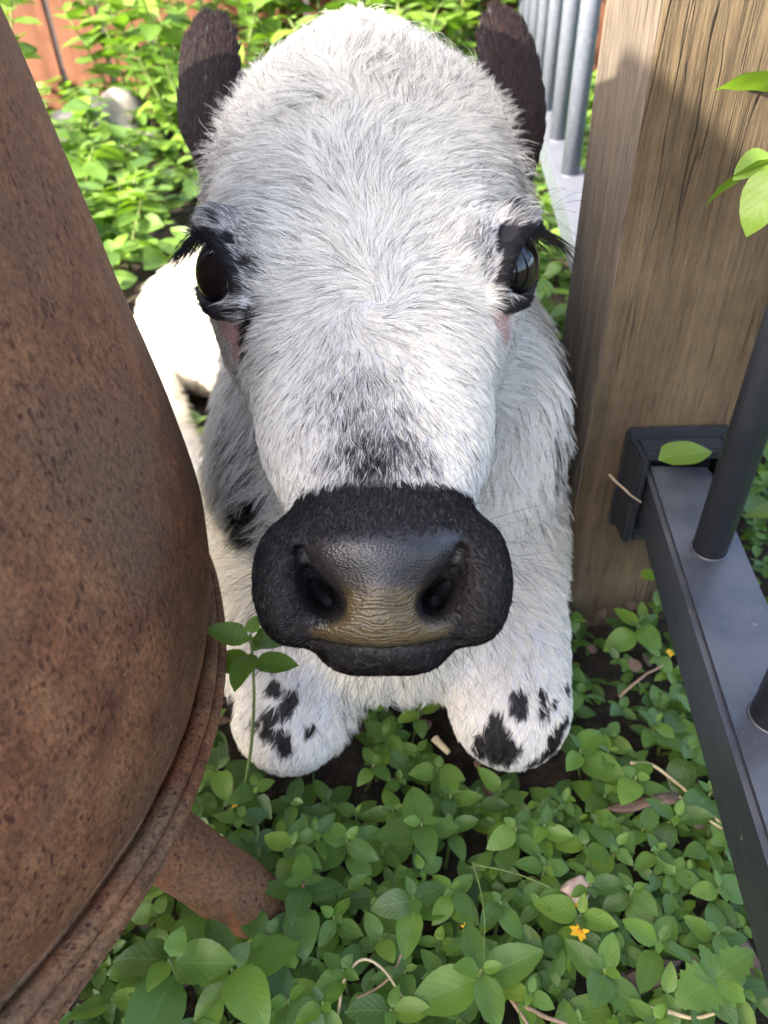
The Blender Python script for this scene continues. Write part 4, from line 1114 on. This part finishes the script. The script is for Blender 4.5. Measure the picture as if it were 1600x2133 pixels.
def clusters(n, x0, x1, y0, y1, Lr, zr, keep, spread=1.0):
    c = np.stack([rng.uniform(x0, x1, n), rng.uniform(y0, y1, n)], 1); c = c[keep(c)]
    n = len(c); k = 4
    z = rng.uniform(zr[0], zr[1], n); L = rng.uniform(*Lr, n); r0 = rng.uniform(0, 6.28, n)
    az = (r0[:, None] + np.arange(k) * math.pi / 2 + rng.normal(size=(n, k)) * .25).ravel()
    zz = (z[:, None] - np.array([0, .25, 0, .25]) * L[:, None]).ravel()
    LL = (L[:, None] * np.array([1, .8, 1.05, .9]) * (1 + .15 * rng.normal(size=(n, k)))).ravel()
    el = rng.normal(size=n * k) * .25 + .05
    p0 = np.stack([np.repeat(c[:, 0], k), np.repeat(c[:, 1], k), zz], 1)
    ti = np.clip(np.repeat(rng.beta(2, 2.4, n), k) + rng.normal(size=n * k) * .10, 0, .97)
    return p0, az, el, LL, rng.normal(size=n * k) * .25, rng.integers(0, len(VAR), n * k), ti
def keep_near(c):
    x, y = c[:, 0], c[:, 1]
    k = ~((np.abs(x) < .13) & (y > .34)) & ~(((np.abs(x - .08) < .05) | (np.abs(x + .07) < .05)) & (y > .255))
    k &= ~((x > PX0 - .01) & (x < PX1 + .01) & (y > PY0 - .01) & (y < PY1 + .01))
    bare = vnoise(np.stack([x * 11, y * 11, 0 * x], 1), 41); k &= rng.random(len(x)) < np.interp(bare, [-.55, -.15], [.25, 1])
    return k
parts = [clusters(3300, -.55, .75, -.05, .62, (.008, .0155), (.006, .026), keep_near)]
A = [np.concatenate(q) for q in zip(*parts)]
tag(leaf_mass(*A, 'ground_cover', M['leaf_stuff'], ''), 'carpet of small green weed leaves over the soil round the calf', 'ground cover', kind='stuff')
nl = 170
A = [np.stack([rng.uniform(-.15, .28, nl), rng.uniform(.06, .45, nl), rng.uniform(.002, .022, nl)], 1), rng.uniform(0, 6.28, nl), rng.normal(size=nl) * .25, rng.uniform(.006, .013, nl), rng.normal(size=nl) * .6, rng.integers(0, len(VAR), nl), rng.random(nl)]
tag(leaf_mass(*A, 'leaf_litter', M['bark'], ''), 'brown scraps of dry leaves scattered under the weeds', 'litter', kind='stuff')
def keep_far(c):
    x, y = c[:, 0], c[:, 1]; bare = vnoise(np.stack([x * 4, y * 4, 0 * x], 1), 42)
    return ~((x > -.36) & (x < .14) & (y < 1.06)) & (rng.random(len(x)) < np.interp(bare, [-.7, -.3], [.5, 1])) & ~((y < .62) & (x < .3))
parts = [clusters(4200, -1.9, 1.6, .5, 2.75, (.026, .048), (.01, .085), keep_far)]
A = [np.concatenate(q) for q in zip(*parts)]
tag(leaf_mass(*A, 'ground_cover', M['leaf_stuff'], ''), 'blurred green weeds covering the ground behind the calf', 'ground cover', kind='stuff')

# ------------------------------------------------------------------ background: plank fence, stones, shrubs
def build_plank_fence():
    Y = 2.62; x0 = -2.6; base = np.array([-0.4, Y, 0.0])
    root = empty('plank_fence', base, 'red-brown timber plank fence at the back of the yard', 'fence')
    x = x0
    while x < 1.9:
        wd = rng.uniform(.125, .15)
        v, f = box(x, x + wd, Y - .011 + rng.normal() * .003, Y + .011, -.05, 1.35 + rng.normal() * .01, .003)
        mobj('plank', v - base, f, M['plank'], root, smooth=False); x += wd + rng.uniform(.012, .022)
    for z in (.30, 1.05):
        v, f = box(x0 - .05, 1.95, Y + .014, Y + .055, z, z + .075, .004); mobj('rail', v - base, f, M['plank'], root, smooth=False)
build_plank_fence()
def stone(px, py, size, seed, label, sq=(1, .8, .6)):
    c = onz(px, py, .03)
    v, f = uvsphere(np.zeros(3), 1.0, 28, 18)
    d = 1 + .28 * vnoise(v * 1.6, seed) + .12 * vnoise(v * 4, seed + 1) + .05 * vnoise(v * 11, seed + 2)
    v = v * d[:, None] * np.array(sq) * size
    o = mobj('stone', v, f, M['rock']); o.location = Vector((c[0], c[1], size * sq[2] * .35)); tag(o, label, 'stone')
stone(215, 268, .105, 1, 'largest pale grey stone in the weeds by the plank fence', (1.2, .8, .8))
stone(118, 300, .06, 5, 'pale stone peeping out beside the upper edge of the drum')
stone(300, 285, .05, 9, 'small pale stone between the big stone and the calf\'s dark ear')
stone(160, 345, .035, 13, 'little pale stone just below the others at the drum\'s edge')

def shrub(x, y, h, spread, nst, L, label, seed, meshes=None, npair=9):
    g = np.random.default_rng(seed); root = empty('leafy_shrub', (x, y, 0), label, 'shrub', 'leafy shrubs behind the calf')
    b = np.array([x, y, 0.0]); ms = meshes or LEAF
    for s in range(nst):
        a = g.uniform(0, 6.28); r = spread * math.sqrt(g.random()); hh = h * g.uniform(.55, 1.05)
        p0 = b + np.array([math.cos(a), math.sin(a), 0]) * r * .35; p1 = b + np.array([math.cos(a) * r, math.sin(a) * r, hh])
        T = np.linspace(0, 1, 6)[:, None]; mid = (p0 + p1) / 2 + np.array([0, 0, hh * .12]); pts = (1 - T) ** 2 * p0 + 2 * T * (1 - T) * mid + T ** 2 * p1
        v, f = tube(pts, np.linspace(.004, .0018, 6), 5); mobj('stem', v - b, f, M['stem'], root)
        rot = g.uniform(0, 3.14)
        for k in range(npair):
            t = 1 - k / npair * .85; p = (1 - t) ** 2 * p0 + 2 * t * (1 - t) * mid + t * t * p1
            for hside in (0, 1):
                az = rot + (k % 2) * math.pi / 2 + hside * math.pi + g.normal() * .2
                put_leaf(ms[g.integers(len(ms))], leaf_mat(p, az, .15 + g.normal() * .25, L * (.45 if k == 0 else g.uniform(.8, 1.15)), g.normal() * .25), root)
SH = [(-.98, 2.10, .42, .20, 8, .075, 'tall leafy shrub rising in front of the plank fence, left of the dark ear'),
      (-.62, 2.30, .48, .22, 8, .075, 'leafy shrub in front of the plank fence close behind the calf\'s dark ear'),
      (-.15, 2.35, .42, .24, 8, .075, 'leafy shrub seen over the left side of the calf\'s white poll'),
      (.22, 2.38, .42, .22, 8, .075, 'leafy shrub seen over the right side of the calf\'s white poll'),
      (-.32, 2.50, .62, .20, 9, .075, 'tall leafy shrub against the plank fence between dark ear and poll'),
      (.03, 2.50, .60, .22, 9, .075, 'tall leafy shrub against the plank fence straight behind the poll'),
      (.36, 2.48, .60, .20, 9, .075, 'tall leafy shrub against the plank fence beside the ear near the steel bars'),
      (.02, 1.95, .34, .22, 9, .070, 'leafy shrub showing just above the middle of the calf\'s poll'),
      (-.40, 2.02, .36, .20, 9, .070, 'leafy shrub right beside the calf\'s dark ear'),
      (-.62, 1.55, .20, .20, 7, .060, 'low leafy shrub below the pale stones'),
      (-.86, 1.72, .22, .16, 6, .060, 'low leafy shrub between the pale stones and the drum'),
      (-.45, 1.25, .16, .16, 6, .052, 'low leafy shrub level with the calf\'s dark brow'),
      (.62, 1.30, .55, .18, 8, .060, 'sunlit yellow-green shrub behind the steel fence bars'),
      (.72, 1.95, .60, .22, 8, .070, 'leafy shrub far back behind the steel fence bars')]
for i, a in enumerate(SH): shrub(*a, seed=100 + i, meshes=PALE if i in (12, 13) else None)

# large-leaved plants behind the near steel rail, and the sprig hanging in at the top right
def loose_plant(name, label, base, leaves, meshes):
    root = empty(name, base, label, 'plant'); b = np.array(base)
    for (px, py, z, az, el, L, rl2) in leaves:
        p = P(px, py, z); put_leaf(meshes[rng.integers(len(meshes))], leaf_mat(p, az, el, L, rl2), root)
        q = np.linspace(0, 1, 5)[:, None]; pts = (1 - q) * b + q * p + np.array([0, 0, 1]) * (q * (1 - q)) * .02
        v, f = tube(pts, .0011, 5); mobj('stem', v - b, f, M['stem'], root)
loose_plant('leafy_plant', 'bright sunlit sprig hanging into the top right corner before the post', tuple(P(1720, 330, .36)),
            [(1632, 185, .345, 2.95, .22, .031, .7), (1605, 320, .35, 3.6, -.35, .022, -.5), (1612, 330, .345, 2.7, -.75, .034, .3), (1625, 350, .335, 3.9, -.9, .030, -.2), (1590, 160, .36, 1.9, -.5, .026, .4)], PALE)
for i, (bx, by, lab) in enumerate(((.30, .30, 'leafy plant with spotted round leaves behind the near steel bar'), (.33, .44, 'leafy plant filling the gap between the post and the near steel bar'), (.29, .18, 'leafy plant beyond the steel rail at the right edge'))):
    for k in range(1):
        sprig((bx, by, .10 + .03 * i), .042, .4 + i, 4, (.02, .01), lab, 'plant', 'plants beyond the near steel fence', name='leafy_plant', meshes=PALE)

# ------------------------------------------------------------------ small things
def one_leaf(px, py, z, az, el, L, rl2, me, name, label, cat='leaf', plane=None):
    p = onz(px, py, plane) if plane is not None else P(px, py, z)
    o = bpy.data.objects.new(name, me); COL.objects.link(o); o.matrix_world = leaf_mat(p, az, el, L, rl2); tag(o, label, cat); return o
one_leaf(1372, 958, 0, 0.15, .10, .036, .15, PALE[0], 'fallen_leaf', 'pale green leaf lying on the black bracket', plane=RZ + .020)
one_leaf(1335, 1200, 0, 0.0, .1, .017, 0, PALE[4], 'fallen_leaf', 'small round leaf at the foot of the post beside the rail', plane=.06)
def flower(px, py, z, size, label):
    c = onz(px, py, z); root = empty('yellow_flower', (c[0], c[1], -.012), label, 'flower', 'tiny yellow flowers in the weeds'); b = np.array(root.location)
    v, f = tube([b, (b + c) / 2 + np.array([.002, .001, 0]), c], .0006, 5); mobj('stem', v - b, f, M['stem'], root)
    pv, pf, puv = leaf_geo(.5, .1, .15, nu=5, nv=3); pme = mesh_data('petal', pv, pf, M['petal'], True, puv)
    for k in range(7):
        o = bpy.data.objects.new('petal', pme); COL.objects.link(o); o.parent = root
        o.matrix_local = Matrix.Translation(-root.location) @ leaf_mat(c, k * .9 + rng.normal() * .1, .25 + rng.normal() * .15, size * (1 + .15 * rng.normal()), 0)
    v, f = uvsphere(c - b, size * .30, 10, 6); mobj('flower_centre', v, f, M['flower_eye'], root)
flower(490, 1670, .035, .0045, 'yellow flower close to the drum rim')
flower(1208, 1940, .036, .0055, 'brightest yellow flower, in the lower right weeds')
flower(972, 1935, .036, .0035, 'small orange-yellow flower half hidden by heart-shaped leaves')
flower(1205, 1882, .030, .0035, 'small orange flower just above the brightest one')
flower(1396, 1360, .034, .0035, 'tiny yellow flower at the foot of the timber post')
flower(640, 1568, .034, .0035, 'tiny yellow flower under the calf\'s spotted knee beside the drum')
def twig(pix, rad, mat, label, name='twig', z=.03):
    pts = np.array([onz(a, b, zz if len(r_) else z) for (a, b, zz, *r_) in [(q[0], q[1], q[2], 1) if len(q) > 2 else (q[0], q[1], z, 1) for q in pix]])
    T = np.linspace(0, len(pts) - 1, len(pts) * 5); c = pts
    for _ in range(3):
        c = np.concatenate([c[:1], np.stack([c[:-1] * .75 + c[1:] * .25, c[:-1] * .25 + c[1:] * .75], 1).reshape(-1, 3), c[-1:]])
    c = c + np.stack([vnoise(c * 90, 51), vnoise(c * 90, 52), vnoise(c * 90, 53)], 1) * rad * .8
    v, f = tube(c, np.linspace(rad, rad * .6, len(c)), 7); b = c.mean(0)
    o = mobj(name, v - b, f, M[mat]); o.location = Vector(b); tag(o, label, 'twig')
twig([(975, 1982, .030), (1040, 2040, .034), (1110, 2150, .036)], .0014, 'twig', 'brown twig slanting off the bottom edge near the heart-shaped leaves')
twig([(1072, 2086, .034), (1130, 2118, .032), (1190, 2140, .030)], .0014, 'twig', 'short brown twig at the bottom edge right of the longer one')
twig([(1312, 1588, .030), (1362, 1590, .030), (1420, 1640, .028), (1540, 1750, .022)], .0013, 'straw', 'bent dry stalk pointing to the steel rail', 'dry_stalk')
twig([(1412, 1660, .030), (1480, 1710, .026), (1560, 1765, .02)], .0011, 'straw', 'thin dry stalk under the bent one by the rail', 'dry_stalk')
twig([(1450, 1842, .018), (1510, 1835, .020), (1590, 1838, .018)], .0013, 'straw', 'pale straw lying against the lower end of the steel rail', 'dry_stalk')
twig([(1345, 2098, .026), (1400, 2110, .026), (1450, 2122, .024), (1500, 2108, .024)], .0013, 'straw', 'frayed straw below the pale toothed seedling', 'dry_stalk')
twig([(705, 2110, .02), (715, 2030, .034), (760, 1985, .04), (820, 2040, .034), (860, 2120, .02)], .0009, 'straw', 'looping dry stem at the bottom left of centre', 'dry_stalk')
twig([(835, 1985, .032), (815, 2040, .03), (745, 2075, .02)], .0009, 'twig', 'thin brown stem crossing the looping one', 'dry_stalk')
twig([(985, 1795, .05), (1010, 1880, .05), (1008, 2010, .05)], .00045, 'stem', 'fine green grass stalk standing in the centre foreground', 'grass_stalk')
twig([(985, 1800, .045), (1060, 1812, .048), (1145, 1848, .045)], .0005, 'stem', 'fine green grass stalk lying to the right of the upright one', 'grass_stalk')
twig([(1290, 1450, .02), (1330, 1415, .03), (1378, 1385, .03)], .0013, 'twig', 'brown twig in the shade between post and calf')
twig([(1268, 990, .185), (1300, 1018, .175), (1335, 1045, .16)], .0010, 'twig', 'brown twig caught on the black bracket')
twig([(905, 1540, .03), (935, 1568, .028)], .0030, 'straw', 'cut pale stalk end touching the calf\'s knee near the post', 'stalk_stub')
def chip(px, py, z, sz, rotz, mat, label, name, sq=(1, .45, .16)):
    v, f = uvsphere(np.zeros(3), 1.0, 14, 8); v = np.sign(v) * np.abs(v) ** .75
    v = v * (1 + .32 * vnoise(v * 2.2, int(px)) + .22 * vnoise(v * 5.5, int(py)))[:, None] * np.array(sq) * sz; v[:, 2] += .25 * sz * np.sin(v[:, 0] / sz * 1.6)
    o = mobj(name, v, f, M[mat]); o.location = Vector(onz(px, py, z)); o.rotation_euler = (rng.normal() * .2, rng.normal() * .2, rotz); tag(o, label, 'bark' if mat == 'bark' else 'stone')
chip(1340, 1672, .026, .021, -.15, 'bark', 'long brown bark chip in the weeds right of the knee', 'bark_chip', (1, .24, .12))
chip(1345, 2035, .020, .019, .35, 'bark', 'dark curled bark chip near the bottom right seedling', 'bark_chip', (1, .32, .14))
chip(1312, 2080, .022, .010, 1.9, 'bark', 'short reddish bark chip below the curled one', 'bark_chip', (1, .45, .2))
chip(1560, 2010, .016, .017, 2.3, 'bark', 'flat brown bark chip at the right edge', 'bark_chip', (1, .45, .1))
chip(1203, 1852, .030, .0075, .5, 'brick', 'pale pink brick chip lying on the leaves above the yellow flowers', 'brick_chip', (1, .75, .5))
